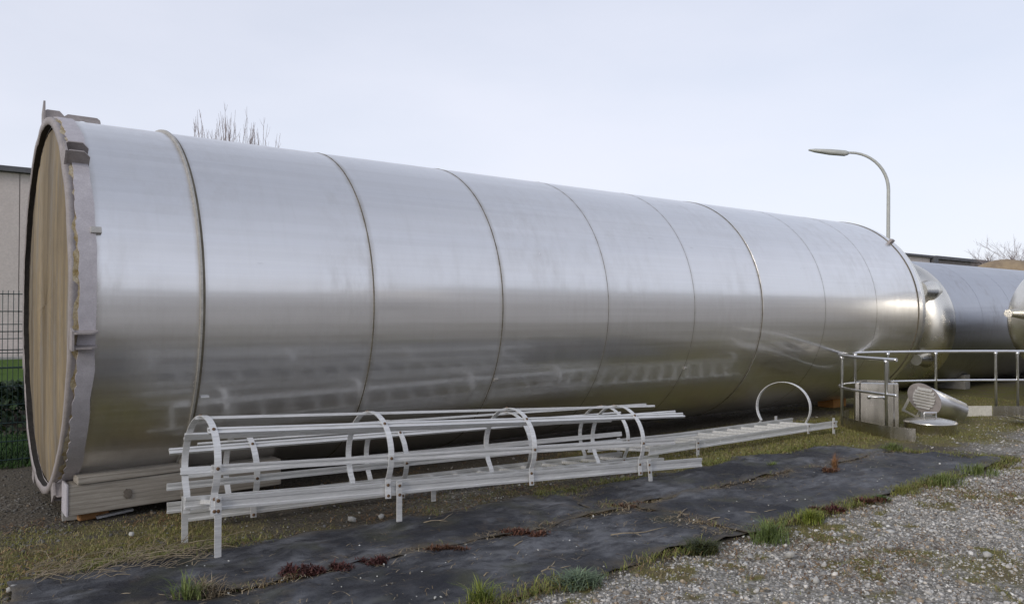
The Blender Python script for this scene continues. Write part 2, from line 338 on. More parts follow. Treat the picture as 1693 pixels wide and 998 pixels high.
sheet([(4.55, 4.72), (9.40, 4.82), (9.05, 5.56), (4.60, 5.46)], 170, 36, 50, .012, 'black fabric strip bordering the grass, running to the small steel box')
sheet([(-.4, 3.64), (5.05, 3.66), (4.98, 4.82), (-.6, 4.72)], 180, 44, 60, .004, 'black fabric strip in the front left corner with red weeds on its rear seam')
sheet([(4.95, 3.64), (9.95, 3.68), (9.50, 4.88), (4.90, 4.80)], 170, 44, 70, .006, 'black fabric strip between the gravel and the grass, ending in a pointed corner')

# ---------------------------------------------------------------- main tank
TY, TZ, TR = 8.108, 1.749, 1.65
main = thing('storage_tank', 'huge brushed stainless steel storage tank lying on its side', 'tank', (.87, TY, .1))
def ringpos(px): d = ray(px, 505); return d.x / d.y * (TY - TR)
xs = [1.02, 1.782, 3.297, 4.762, 6.262, 7.763, 9.172, ringpos(1365), ringpos(1450), 13.573]
for i in range(len(xs) - 1):
    b = MB(); a0, a1 = xs[i] + (.0 if i == 0 else .003), xs[i + 1] - .003
    cuts = [a0, a0 + .012, a0 + .05, a1 - .05, a1 - .012, a1]; b.lathe([(q, TR) for q in cuts], (0, TY, TZ), n=192)
    o = build(b, 'shell_course', M_tank, main); qa, qb = [(.6, .9), (.9, .8), (.8, .7), (.7, .3), (.3, .25), (.25, .9), (.5, .2), (.2, .15), (.15, .5)][i]; wt = [qa, qa * .6, 0., 0., qb * .6, qb]
    at = o.data.attributes.new('seam', 'FLOAT', 'POINT'); xx = np.zeros(len(o.data.vertices) * 3); o.data.vertices.foreach_get('co', xx); xx = xx[::3] + .87
    at.data.foreach_set('value', np.interp(xx, cuts, wt))
for i, x in enumerate(xs[2:-1]):
    thick = [1.0, .9, .5, .4, 1.15, .3, .3][i]
    b = MB(); b.lathe([(x - .007 * thick - .003, TR - .004), (x - .004 * thick, TR + .0035 * thick), (x + .004 * thick, TR + .0035 * thick), (x + .007 * thick + .003, TR - .004)], (0, TY, TZ), n=160,
            fn=lambda x_, r, th: (0, .0012 * math.sin(th * 60)))
    build(b, 'weld_seam', M_weld, main)
def band(x0, x1, r, name, mat, fn=None, n=192):
    b = MB()
    for pp in ([(x0, TR - .03), (x0, r)], [(x0, r), (x1, r)], [(x1, r), (x1, TR - .03)]): b.lathe(pp, (0, TY, TZ), n=n, fn=fn)
    return build(b, name, mat, main)
band(9.19, 9.36, TR + .005, 'cover_strip', M_tank)
band(1.766, 1.782, TR + .026, 'stiffener_ring', M_ring); band(1.783, 1.806, TR + .007, 'stiffener_ring', M_weld)
band(13.575, 13.60, TR + .008, 'end_rim', M_weld)
band(13.60, 13.72, TR + .004, 'end_rim', M_tank)
b = MB(); b.lathe([(13.72, TR), (13.9, TR - .03), (14.03, TR - .14), (14.18, TR - .5), (14.28, TR - 1.0), (14.31, .02)], (0, TY, TZ), n=128); build(b, 'dished_end', M_dish, main)
# ragged grey coating on the near end
band(.91, 1.025, TR + .014, 'coating_band', M_band, fn=lambda x, r, th: (rag(th, 5, .03) if x > 1 else rag(th * 2, 8, .07) * (.35 + .65 * max(0, -math.cos(th))) + rag(th * 5, 9, .03), rag(th * 3, 11, .006)), n=384)
band(.872, .985, TR + .002, 'foam_edge', M_foam, fn=lambda x, r, th: (0, rag(th * 4, 15, .014)), n=384)
b = MB(); b.lathe([(.858, TR - .060), (.850, TR - .055), (.850, TR + .002), (.872, TR + .006), (.905, TR), (.905, TR - .07)], (0, TY, TZ), n=160, fn=lambda x, r, th: (rag(th, 18, .010), rag(th * 2, 19, .010))); build(b, 'end_flange', M_lug, main)
b = MB(); b.lathe([(.855, TR - .058), (.93, TR - .058)], (0, TY, TZ), n=128); build(b, 'recess_wall', M_recess_shade, main)  # near-black colour stands in for the shade on this inner wall
b = MB(); b.lathe([(.925, TR - .056), (.90, TR - .10), (.885, 1.2), (.880, .6), (.878, .01)], (0, TY, TZ), n=128, fn=lambda x, r, th: (rag(th * 2 + r * 2, 23, .012), 0)); build(b, 'end_face', M_face, main)
for kk, deg in enumerate((94, 43, -9, -63, 146, 200, 250)):
    th = R_(deg); rad = Vector((0, -math.cos(th), math.sin(th))); tg = Vector((0, math.sin(th), math.cos(th))); cen = Vector((0, TY, TZ)) + rad * TR
    for sgn in (-1, 1):
        b = MB(); o = cen + tg * (.055 * sgn)
        pr = [(.862, -.03), (.862, .105), (.885, .125), (.985, .125), (1.03, .075), (1.03, -.02)]
        vs = [o + Vector((x, 0, 0)) + rad * h + tg * q for q in (-.006, .006) for x, h in pr]; n = len(pr)
        b.add(vs, [tuple(range(n)), tuple(range(n, 2 * n))[::-1]] + [(i, (i + 1) % n, n + (i + 1) % n, n + i) for i in range(n)])
        build(b, 'anchor_lug', M_lug, main)
    b = MB(); b.add([cen + Vector((x, 0, 0)) + rad * h + tg * q for x in (.856, .872) for h, q in ((-.02, -.08), (.13 if kk else .2, -.07), (.11, .07), (-.02, .08))], [(0,1,2,3),(7,6,5,4),(0,4,5,1),(1,5,6,2),(2,6,7,3),(3,7,4,0)])
    build(b, 'lug_plate', M_lug, main)
# lifting eye behind the top lug
b = MB(); th = R_(92); rad = Vector((0, -math.cos(th), math.sin(th))); cen = Vector((0, TY, TZ)) + rad * TR
prof = []; m = 18
for i in range(m + 1):
    a = math.pi * i / m; prof.append((math.cos(a), math.sin(a)))
vs = []
for q in (-.008, .008):
    vs += [cen + Vector((1.17 + .075 * c_, q, 0)) + rad * (.065 * s_ - .005) for c_, s_ in prof] + [cen + Vector((1.17 + .15 * max(-1, min(1, c_ * 1.25)), q, 0)) + rad * (.115 * min(1, s_ * 1.3) - .01) for c_, s_ in prof]
n = m + 1; fs = []
for i in range(m):
    fs += [(i, i + 1, n + i + 1, n + i), (2*n + i, 3*n + i, 3*n + i + 1, 2*n + i + 1), (i, 2*n + i, 2*n + i + 1, i + 1), (n + i, n + i + 1, 3*n + i + 1, 3*n + i)]
b.add(vs, fs); build(b, 'lifting_eye', M_lug, main)
def onshell(px, py):                        # the point of the shell seen at a pixel
    d = ray(px, py); A = d.y ** 2 + d.z ** 2; B = 2 * (-TY * d.y + (CAM.z - TZ) * d.z); Cc = TY ** 2 + (CAM.z - TZ) ** 2 - TR ** 2
    t = (-B - math.sqrt(B * B - 4 * A * Cc)) / (2 * A); return CAM + d * t
def stub(px, py, sz, name, mat):
    p = onshell(px, py); nrm = Vector((0, p.y - TY, p.z - TZ)).normalized(); t_ = Vector((1, 0, 0)); M = Matrix((t_, nrm.cross(t_), nrm)).transposed()
    b = MB(); b.box(p + nrm * sz[2] / 2, sz, M); build(b, name, mat, main, .003)
stub(158, 382, (.075, .05, .03), 'clip', M_ring); stub(819, 627, (.05, .03, .02), 'clip', M_ring); stub(1132, 608, (.05, .03, .02), 'clip', M_ring); stub(338, 655, (.07, .012, .02), 'clip', M_alu)
p = Vector((13.62, TY, TZ)) + Vector((0, -math.cos(R_(46)), math.sin(R_(46)))) * (TR + .03); b = MB(); b.box(p, (.11, .08, .05), Matrix.Rotation(R_(-44), 3, 'X')); build(b, 'anchor_lug', M_lug, main, .006)

# ---------------------------------------------------------------- timber under the near end
tb = thing('timber_beam', 'thick weathered square timber wedged under near end of the big tank', 'timber', (.95, 7.0, .07))
b = MB(); A0, A1 = Vector((.93, 7.03, .195)), Vector((2.66, 7.08, .215))
b.bar(A0 + Vector((0, .11, 0)), A1 + Vector((0, .11, 0)), .24, .235); build(b, 'beam', M_beam, tb, .008)
b = MB(); b.bar((.915, 7.14, .20), (.932, 7.14, .20), .25, .25); build(b, 'end_plate', M_band, tb, .004)
b = MB(); b.bar((.99, 7.10, .348), (1.80, 7.13, .358), .19, .06); build(b, 'packing_board', M_beam, tb, .006)
b = MB(); kp = Vector((1.36, 7.026, .20)); b.lathe([(.001, .040), (.003, .026), (.0035, .001)], kp, (0, -1, 0), n=20, fn=lambda x, r_, th: (0, r_ * (.35 * abs(math.cos(th)) - .30 + rag(th * 2, 3, .35)))); o = build(b, 'knot', M_knot, tb)
b = MB(); b.bar((1.80, 7.10, .10), (1.80, 7.12, .58), .05, .12, (0, 1, 0)); build(b, 'wedge', M_beam, tb, .005)
bp = gnd(155, 858, 0); b = MB(); b.box((bp.x, bp.y + .06, .035), (.23, .11, .07), Matrix.Rotation(R_(8), 3, 'Z')); solo(b, 'brick', M_brick, (bp.x, bp.y, 0), 'brown brick lying under the weathered timber', 'brick', bevel=.012)
bp = gnd(124, 860, 0); b = MB(); b.box((bp.x, bp.y + .07, .03), (.17, .14, .055), Matrix.Rotation(R_(-6), 3, 'Z')); solo(b, 'concrete_block', M_conc, (bp.x, bp.y, 0), 'small grey concrete block under left end of the weathered timber', 'block', bevel=.008)
bp = gnd(192, 855, 0); b = MB(); b.box((bp.x, bp.y + .05, .025), (.28, .05, .02), Matrix.Rotation(R_(6), 3, 'Z') @ Matrix.Rotation(R_(-4), 3, 'Y')); solo(b, 'plastic_strip', M_pale, (bp.x, bp.y, 0), 'pale strip on the ground right of the brown brick', 'strip', bevel=.004)
cp = dep(1400, 14.0); b = MB(); b.box((cp.x, cp.y + .3, .14), (.5, .3, .28), Matrix.Rotation(R_(5), 3, 'Z')); solo(b, 'orange_chock', M_orange, (cp.x, cp.y, 0), 'orange wooden chock under the far end of the big tank', 'chock', bevel=.01)

# ---------------------------------------------------------------- caged ladders
RAILP = [(-.015, -.043), (.015, -.043), (.015, -.026), (.005, -.022), (.005, .014), (.013, .018), (.015, .043), (-.015, .043), (-.013, .018), (-.005, .014), (-.005, -.022), (-.015, -.026)]
STRAPP = [(-.026, -.010), (.026, -.010), (.026, .010), (.012, .010), (.010, -.002), (-.010, -.002), (-.012, .010), (-.026, .010)]
bolt_me = MB().lathe([(0, .012), (.005, .012), (.009, .008), (.009, .001)], (0, 0, 0), n=10).mesh('bolt'); bolt_me.materials.append(M_rust)
def caged(label, n0, n1, f0, f1, hoops, straps, legs, group, rung0=.12, hoop_r=.34, hoop_c=.22, bolts=True, tags=()):
    n0, n1, f0, f1 = map(Vector, (n0, n1, f0, f1)); t = thing('cage_ladder', label, 'ladder', ((n0.x + f0.x) / 2, (n0.y + f0.y) / 2, 0), group)
    ex = (n1 - n0).normalized(); Ln = (n1 - n0).length; off = Vector((0, 0, -.043))
    rails = []
    for a, c_ in ((n0, n1), (f0, f1)):
        b = MB(); b.prism(RAILP, a + off, c_ + off, (0, 0, 1)); rails.append(build(b, 'rail', M_alu, t))
    rung_me = None; x = rung0
    while x < Ln - .05:
        q = x / Ln; a = n0.lerp(n1, q) + off; c_ = f0.lerp(f1, q) + off
        b = MB(); b.bar(a, c_, .032, .03); build(b, 'rung', M_alu, t); x += .28
    def frame(xw):
        q = (xw - n0.x) / (n1.x - n0.x); a = n0.lerp(n1, q); c_ = f0.lerp(f1, q); mid = (a + c_) / 2; ey = (a - c_).normalized(); ez = ex.cross(-ey).normalized()
        if ez.z < 0: ez = -ez
        return mid, ey, ez, (a - c_).length / 2
    for xw in hoops:                         # flat hoops, open at the ladder
        mid, ey, ez, hw = frame(xw); pts, nr = [], []; a0 = math.asin(-hoop_c / hoop_r) + .12
        for yy, zz in ((hw + .018, -.115), (hw + .018, -.02)): pts.append(mid + ey * yy + ez * zz); nr.append(ey)
        for i in range(33):
            a = a0 + (math.pi - 2 * a0) * i / 32; nn = ey * math.cos(a) + ez * math.sin(a); pts.append(mid + ez * hoop_c + nn * hoop_r); nr.append(nn)
        for yy, zz in ((-hw - .018, -.02), (-hw - .018, -.115)): pts.append(mid + ey * yy + ez * zz); nr.append(-ey)
        b = MB(); b.ribbon(pts, nr, ex * .046, .006); h = build(b, 'hoop', M_alu, t)
        if bolts:
            for a, x0, x1 in straps:
                if x0 < xw < x1:
                    nn = ey * math.cos(R_(a)) + ez * math.sin(R_(a)); p = mid + ez * hoop_c + nn * (hoop_r + .006)
                    o = link('bolt', bolt_me, None, h); o.matrix_local = Matrix.Translation(p - ORG[t.name]) @ nn.to_track_quat('X', 'Z').to_matrix().to_4x4()
            for zz in (-.095, -.015):
                o = link('bolt', bolt_me, None, h); o.matrix_local = Matrix.Translation(mid + ey * (hw + .025) + ez * zz - ORG[t.name]) @ ey.to_track_quat('X', 'Z').to_matrix().to_4x4()
    for a, x0, x1 in straps:                 # lengthwise cage bars, fixed inside the hoops
        b = MB(); P = []
        for xw in (x0, x1):
            mid, ey, ez, hw = frame(xw); nn = ey * math.cos(R_(a)) + ez * math.sin(R_(a)); P.append(mid + ez * hoop_c + nn * (hoop_r - .012))
        b.prism(STRAPP, P[0], P[1], nn); build(b, 'cage_bar', M_alu, t)
    for xw, side, ztop, zbot, *lean in legs:
        mid, ey, ez, hw = frame(xw); p = mid + ey * side * (hw + .034); ln = lean[0] if lean else 0
        b = MB(); b.bar(Vector((p.x, p.y, mid.z + ztop + ey.z * side * hw)), Vector((p.x + ln, p.y, zbot)), .012, .044, (1, 0, 0)); lg = build(b, 'bracket_leg', M_alu, t)
        if bolts:
            for dz in (-.02, -.09):
                o = link('bolt', bolt_me, None, lg); o.matrix_local = Matrix.Translation(Vector((p.x, p.y - .006, mid.z + ey.z * side * hw + dz)) - ORG[t.name]) @ Matrix.Rotation(R_(-90), 4, 'Z')
    return t
caged('aluminium ladder with four cage hoops, propped on legs at the front', (1.56, 5.44, .435), (6.40, 5.25, .195), (1.53, 5.95, .345), (6.38, 5.75, .125),
      [1.58, 2.86, 4.22, 5.51], [(-6, 1.545, 5.95), (42, 1.545, 6.20), (92, 1.545, 6.05), (140, 1.545, 5.7), (186, 1.545, 5.9)],
      [(1.60, 1, .0, .0), (1.57, -1, .0, .0), (2.95, 1, .02, .07), (3.62, -1, -.02, .03), (5.62, 1, .04, .0, .03)], 'caged ladders beside the tank')
caged('aluminium ladder with four cage hoops, lying low behind the propped one', (1.62, 6.27, .175), (6.62, 6.04, .095), (1.60, 6.76, .14), (6.55, 6.54, .065),
      [2.12, 3.43, 4.79, 6.08], [(-4, 1.46, 7.15), (44, 1.50, 6.95), (93, 1.69, 6.75), (138, 1.85, 6.6), (184, 1.78, 6.7)],
      [], 'caged ladders beside the tank', rung0=.2)
caged('flat aluminium ladder with a single upright hoop, reaching towards the curved railing', (6.45, 6.02, .19), (10.22, 6.0, .185), (6.0, 6.52, .20), (9.95, 6.52, .19),
      [9.50], [], [(7.22, 1, .03, .0), (10.08, 1, .05, .0), (9.9, -1, .05, .0), (6.95, -1, .03, .0)], 'caged ladders beside the tank')

# ---------------------------------------------------------------- curved guard rail, box, lid, cowl
rail = thing('guard_railing', 'curved stainless guard railing standing on the grass', 'railing', dep(1464, 10.6))
RP = [(1482, 10.45), (1464, 10.6), (1440, 10.85), (1415, 11.15), (1398, 11.45), (1389, 11.7), (1387, 11.95), (1392, 12.15), (1405, 12.35), (1430, 12.5), (1466, 12.65), (1500, 12.75), (1546, 12.85), (1600, 12.92), (1645, 12.95), (1700, 12.95), (1760, 12.9)]
def smooth(pts, k=4):
    P = [Vector(p) for p in pts]; o = []
    for i in range(len(P) - 1):
        p0, p1, p2, p3 = P[max(i-1, 0)], P[i], P[i+1], P[min(i+2, len(P)-1)]
        for j in range(k):
            t = j / k; o.append(.5 * ((2*p1) + (p2-p0)*t + (2*p0-5*p1+4*p2-p3)*t*t + (3*p1-p0-3*p2+p3)*t**3))
    return o + [P[-1]]
path = smooth([dep(a, d_) for a, d_ in RP])
up = lambda z, P: [Vector((p.x, p.y, z)) for p in P]
b = MB(); b.tube(up(1.06, path), .024, 10); build(b, 'top_rail', M_rail, rail)
b = MB(); b.tube(up(.585, path), .019, 10); build(b, 'mid_rail', M_rail, rail)
for px, d_ in ((1464, 10.6), (1391, 11.62), (1413, 12.4), (1467, 12.65), (1546, 12.85), (1645, 12.95), (1681, 12.95)):
    p = dep(px, d_); b = MB(); b.tube([(p.x, p.y, .0), (p.x, p.y, 1.0), (p.x, p.y, 1.02), (p.x, p.y, 1.05)], [.021, .021, .03, .03], 10); build(b, 'post', M_rail, rail)
def plate(P, z0, z1, th, name, mat, par):
    b = MB(); n = len(P); vs = []
    for i, p in enumerate(P):
        t_ = (P[min(i+1, n-1)] - P[max(i-1, 0)]).normalized(); s_ = Vector((-t_.y, t_.x, 0)) * th / 2
        vs += [Vector((p.x, p.y, z0)) - s_, Vector((p.x, p.y, z0)) + s_, Vector((p.x, p.y, z1)) + s_, Vector((p.x, p.y, z1)) - s_]
    b.add(vs, [(i*4+k_, i*4+(k_+1)%4, i*4+4+(k_+1)%4, i*4+4+k_) for i in range(n-1) for k_ in range(4)] + [(0,1,2,3), (n*4-1,n*4-2,n*4-3,n*4-4)]); return build(b, name, mat, par)
plate(smooth([dep(a, d_) for a, d_ in ((1512, 10.25), (1490, 10.36), (1464, 10.52), (1440, 10.78), (1415, 11.08), (1398, 11.4), (1389, 11.75), (1391, 12.1), (1402, 12.3))]), .0, .175, .006, 'toe_board', M_box, rail)
plate(smooth([dep(1520, 12.72), dep(1560, 12.8), dep(1638, 12.88)]), 0, .17, .012, 'toe_board', M_white, rail)
plate(smooth([dep(1640, 12.86), dep(1670, 12.88), dep(1750, 12.86)]), 0, .165, .008, 'toe_board', M_box, rail)
sp = dep(1685, 11.9); b = MB(); b.box((sp.x, sp.y, .09), (.30, .42, .012), Matrix.Rotation(R_(-37), 3, 'Z') @ Matrix.Rotation(R_(14), 3, 'Y')); solo(b, 'steel_sheet', M_box, (sp.x, sp.y, 0), 'loose pale steel sheet leaning on the railing base at the right edge', 'sheet', bevel=.003)

bx = dep(1448, 11.5); BX = thing('steel_box', 'upright open stainless steel box with a handle, inside the railing', 'box', bx)
Mz = Matrix.Rotation(-YAW + R_(-24), 4, 'Z')
bm = bmesh.new(); bmesh.ops.create_cube(bm, size=1); bmesh.ops.scale(bm, vec=(.57, .44, .66), verts=bm.verts)
bmesh.ops.bevel(bm, geom=[e for e in bm.edges if abs((e.verts[0].co - e.verts[1].co).z) > .1], offset=.07, segments=5, affect='EDGES')
topf = max(bm.faces, key=lambda f: f.calc_center_median().z); r1 = bmesh.ops.inset_region(bm, faces=[topf], thickness=.02); 
bmesh.ops.translate(bm, vec=(0, 0, .022), verts=topf.verts); r2 = bmesh.ops.inset_region(bm, faces=[topf], thickness=.075)
r3 = bmesh.ops.inset_region(bm, faces=[topf], thickness=.004); bmesh.ops.translate(bm, vec=(0, 0, -.5), verts=topf.verts)
bmesh.ops.transform(bm, matrix=Matrix.Translation((0, 0, .335)) @ Mz, verts=bm.verts)
me = bpy.data.meshes.new('body'); bm.to_mesh(me); bm.free()
o = link('body', me, M_box, BX, (0, 0, 0), .006)
b = MB(); hb = [(-.10, 0, .0), (-.10, -.045, 0), (-.085, -.055, .012), (.085, -.055, .012), (.10, -.045, 0), (.10, 0, 0)]
Mz3 = Mz.to_3x3(); b.tube([bx + Mz3 @ Vector((x, -.22 + y, .47 + z)) for x, y, z in hb], .011, 8)
for s_ in (-.1, .1): b.lathe([(0, .028), (.006, .028), (.006, .001)], bx + Mz3 @ Vector((s_, -.22, .47)), Mz3 @ Vector((0, -1, 0)), n=14)
build(b, 'handle', M_rail, BX)

lp = dep(1536, 11.05); LD = thing('round_lid', 'low round domed stainless lid with bar handle lying on the grass', 'lid', lp)
b = MB(); b.lathe([(.0, .33), (.13, .333), (.138, .342), (.16, .342), (.175, .32), (.205, .17), (.213, .001)], lp, (0, 0, 1), (1, 0, 0), n=64); build(b, 'cover', M_box, LD)
b = MB(); hv = RT * .085; b.tube([lp + hv * -1 + Vector((0, 0, .19)), lp + hv * -1 + Vector((0, 0, .285)), lp + hv + Vector((0, 0, .285)), lp + hv + Vector((0, 0, .19))], .010, 8); build(b, 'handle', M_rail, LD)

# louvred cowl: a cylinder tipped over, slotted end facing the camera
e0 = dep(1527, 11.95, .385); e1 = dep(1586, 12.05, .165); CW = thing('vent_cowl', 'tipped stainless vent cylinder with louvred end face', 'vent', dep(1565, 12.0))
ax = (e1 - e0).normalized(); cr = .20
fx_ = (RT * .74 + FW * .62 + Vector((0, 0, .10))).normalized()        # end face cut at a slant towards the camera
n = 48; e_1 = ax.orthogonal().normalized(); e_2 = ax.cross(e_1); vs0, vs1 = [], []
for i in range(n):
    a = 2 * math.pi * i / n; q = e_1 * math.cos(a) * cr + e_2 * math.sin(a) * cr
    vs0.append(e0 + q - ax * (q.dot(fx_) / ax.dot(fx_))); vs1.append(e1 + q * .8)
b = MB(); b.add(vs0 + vs1, [(i, (i + 1) % n, n + (i + 1) % n, n + i) for i in range(n)], True); b.f.append(tuple(range(n, 2 * n))); b.sm.append(False); build(b, 'barrel', M_rail, CW)
b = MB(); nf = -fx_; b.add([v + nf * d_ + (v - e0) * .03 for d_ in (0, .012) for v in vs0], [tuple(range(n)), tuple(range(n, 2 * n))] + [(i, (i + 1) % n, n + (i + 1) % n, n + i) for i in range(n)]); build(b, 'end_plate', M_lug, CW)
hz = (RT - nf * RT.dot(nf)).normalized(); vt = nf.cross(hz).normalized()
if vt.z < 0: vt = -vt
for i in range(7):
    q = -.14 + i * .046; hw_ = math.sqrt(max(.006, .18 ** 2 - q * q)) * .92; c_ = e0 + nf * .014 + vt * q
    b = MB(); b.add([c_ - hz * hw_, c_ + hz * hw_, c_ + hz * hw_ * .96 + nf * .028 - vt * .006, c_ - hz * hw_ * .96 + nf * .028 - vt * .006, c_ + hz * hw_ + vt * .034, c_ - hz * hw_ + vt * .034], [(0, 1, 2, 3), (3, 2, 4, 5), (1, 4, 2), (0, 3, 5)]); build(b, 'louvre', M_ring, CW)
fp = dep(1499, 12.3); FR = thing('tilted_frame', 'small white square frame tilted behind the steel box', 'frame', fp)
Mf = Matrix.Rotation(-YAW, 3, 'Z') @ Matrix.Rotation(R_(28), 3, 'Y')
for (x0, z0, x1, z1) in ((-.14, .0, -.14, .42), (.10, 0, .10, .42), (-.14, .02, .10, .02), (-.14, .42, .10, .42)):
    b = MB(); b.bar(fp + Mf @ Vector((x0, 0, z0 + .1)), fp + Mf @ Vector((x1, 0, z1 + .1)), .03, .03, FW); build(b, 'frame_bar', M_white, FR)

# ---------------------------------------------------------------- other tanks
def tank(name, label, x0, x1, y, z, r, shell, dish, seams, noz, dd=.5, dish_r=True):
    t = thing(name, label, 'tank', (x0, y, 0))
    xs_ = [x0] + seams + [x1]
    for i in range(len(xs_) - 1):
        b = MB(); b.lathe([(xs_[i] + .004, r), (xs_[i + 1] - .004, r)], (0, y, z), n=128); build(b, 'shell_course', shell, t)
    b = MB(); b.lathe([(x0, r), (x0 - .10, r - .008), (x0 - .22, r - .06), (x0 - .34, r - .2), (x0 - .42, r * .72), (x0 - dd * .96, r * .45), (x0 - dd, .02)], (0, y, z), n=96); build(b, 'dished_end', dish, t)
    b = MB(); b.lathe([(x1, r), (x1 + .22, r - .06), (x1 + .4, r * .75), (x1 + dd, .02)], (0, y, z), n=64); build(b, 'dished_end', dish, t)
    for a in range(2):                        # saddles
        xx = x0 + (x1 - x0) * (.2 + .6 * a); b = MB(); b.box((xx, y, (z - r * .8) / 2), (.25, r * 1.3, z - r * .8)); build(b, 'saddle', M_conc, t, .01)
    for ny_, nz_, nr_, ln, ex_ in noz:
        p = Vector((x0 - (.28 if abs(ny_) > .4 else .42), y + ny_, z + nz_)); b = MB(); q = p - Vector((ln, 0, 0))
        b.tube([p + Vector((.15, 0, 0)), p - Vector((.05, 0, 0)), q + Vector((.05, 0, 0)), q], [nr_ * 1.5, nr_ * ex_, nr_, nr_], 24)
        b.tube([q + Vector((.03, 0, 0)), q + Vector((-.02, 0, 0))], [nr_ * 1.25, nr_ * 1.25], 24); build(b, 'nozzle', M_dish, t)
    return t
tank('storage_tank', 'dull steel tank with bright domed end behind the huge tank', 17.0, 25.5, 8.75, 1.46, 1.42, M_tank2, M_dish, [18.3, 19.9, 21.5, 23.1], [(-1.0, .70, .15, .42, 1.5), (-.95, -.72, .09, .42, 1.9)])
tank('storage_tank', 'steel tank cut off by the right edge, its pointed nozzle showing', 16.2, 22.5, 4.93, 1.57, 1.12, M_tank2, M_dish, [17.4, 19], [(.75, .12, .055, .72, 2.0)])
tank('storage_tank', 'tan coated tank whose rounded top rises behind the dull tank', 29.6, 38.0, 11.2, 1.85, 1.72, M_tan, M_tan, [30], [])

# ---------------------------------------------------------------- halls, fence, lamp, verge
def hall(name, label, x0, x1, y, h, mat, pw, roofh, depth=18, group=None, face=-1, ribs=True):
    t = thing(name, label, 'hall', ((x0 + x1) / 2, y, 0), group)
    b = MB(); b.box(((x0 + x1) / 2, y - face * (depth / 2 + .08), h / 2), (x1 - x0, depth, h)); build(b, 'wall', mat, t)
    n = int((x1 - x0) / pw); pm = MB().box((0, 0, 0), (pw - .03, .06, h - .05)).mesh('wall_panel'); pm.materials.append(mat)
    for i in range(n):
        o = link('wall_panel', pm, None, t, Vector((x0 + (i + .5) * pw, y, h / 2)) - ORG[t.name])
    b = MB(); b.box(((x0 + x1) / 2, y - face * (depth / 2), h + roofh / 2), (x1 - x0 + .5, depth + .6, roofh)); build(b, 'roof_edge', M_roof, t); return t
hall('factory_hall', 'long beige panelled hall with dark roof edge behind the fence', -12, 78, 36.0, 7.22, M_hall, 1.5, .2)
hb_ = hall('factory_hall', 'brown clad hall with flat dark roof above the far tank', 79, 100, 36.0, 7.15, M_hall2, 1.5, .3)
b = MB(); b.box((78.6, 35.8, 3.6), (.9, .3, 7.2)); build(b, 'corner_post', M_roof, hb_)
b = MB(); b.box((30, -16.2, .0), (150, 31.5, .03)); struct(b, 'yard', M_added_slab)  # unseen pale slab added behind the camera to lighten the tank's reflection
hall('factory_hall', 'pale hall across the yard, mirrored in the side of the huge tank', -28, 24, -34, 7.6, M_hall3, 4, .3, face=1)
hall('factory_hall', 'taller pale hall across the yard, mirrored in the far half of the tank', 27, 88, -30, 11.0, M_hall3, 4, .3, face=1)

fe = thing('mesh_fence', 'dark green welded wire fence left of the tank', 'fence', (-.5, 10.15, 0))
wire = MB().tube([(0, 0, .04), (0, 0, 1.93)], .0035, 6).mesh('wire'); wire.materials.append(M_fence)
for i in range(90): link('wire', wire, None, fe, Vector((-1.6 + i * .05, 10.15, 0)) - ORG[fe.name])
rod = MB().tube([(-1.65, 0, 0), (2.9, 0, 0)], .0055, 6).mesh('cross_rod'); rod.materials.append(M_fence)
for z_ in (.08, .28, .48, .68, .88, 1.08, 1.28, 1.48, 1.70, 1.89):
    for dy in (-.007, .007): link('cross_rod', rod, None, fe, Vector((0, 10.15 + dy, z_)) - ORG[fe.name])
for x_ in (-1.66, 2.92):
    b = MB(); b.box((x_, 10.18, 1.0), (.06, .04, 2.0)); build(b, 'post', M_fence, fe, .004)
f2 = thing('mesh_fence', 'lower grey wire fence on the lawn before the hall', 'fence', (1.0, 26, 0))
for x_ in (-1.6, 1.62, 4.1): b = MB(); b.box((x_, 26, .75), (.08, .06, 1.5)); build(b, 'post', M_fence, f2)
rod2 = MB().tube([(-1.6, 0, 0), (4.1, 0, 0)], .012, 6).mesh('cross_rod'); rod2.materials.append(M_fence)
for z_ in (.2, .6, 1.0, 1.4): link('cross_rod', rod2, None, f2, Vector((0, 26, z_)) - ORG[f2.name])
b = MB(); b.box((0, 20.2, .05), (160, .28, .12)); struct(b, 'kerb', M_conc)
b = MB(); b.box((0, 35.2, .03), (160, 1.0, .07)); struct(b, 'pavement', M_conc)

lm = dep(1468, 27); LP = thing('street_lamp', 'tall grey street lamp with curved arm beyond the tank', 'street lamp', lm)
top = Vector((lm.x, lm.y, 6.0)); hd = -RT * .97 + FW * .25; hd.z = 0; hd.normalize()
arc = [lm, Vector((lm.x, lm.y, 2.0)), top + RT * .05]
for i in range(1, 13):
    a = R_(95) * i / 12; arc.append(top + RT * .05 + Vector((0, 0, 1.35)) * math.sin(a) + hd * 1.35 * (1 - math.cos(a)) * .95)
b = MB(); b.tube(arc, [.075, .07, .058] + [.058 - .0015 * i for i in range(12)], 12); build(b, 'pole', M_lamp, LP)
tip = arc[-1]; tilt = hd * .985 + Vector((0, 0, .14)); sv = tilt.cross(Vector((0, 0, 1))).normalized(); uv = sv.cross(tilt)
b = MB(); vs = []
for t_, wd, hu, hl in ((-.12, .06, .05, -.05), (0, .12, .08, -.10), (.5, .15, .075, -.10), (1.0, .12, .05, -.06), (1.22, .06, .02, -.02)):
    c_ = tip + tilt * t_; vs += [c_ - sv * wd + uv * hl * .3, c_ - sv * wd * .6 + uv * hl, c_ + sv * wd * .6 + uv * hl, c_ + sv * wd + uv * hl * .3, c_ + sv * wd * .6 + uv * hu, c_ - sv * wd * .6 + uv * hu]
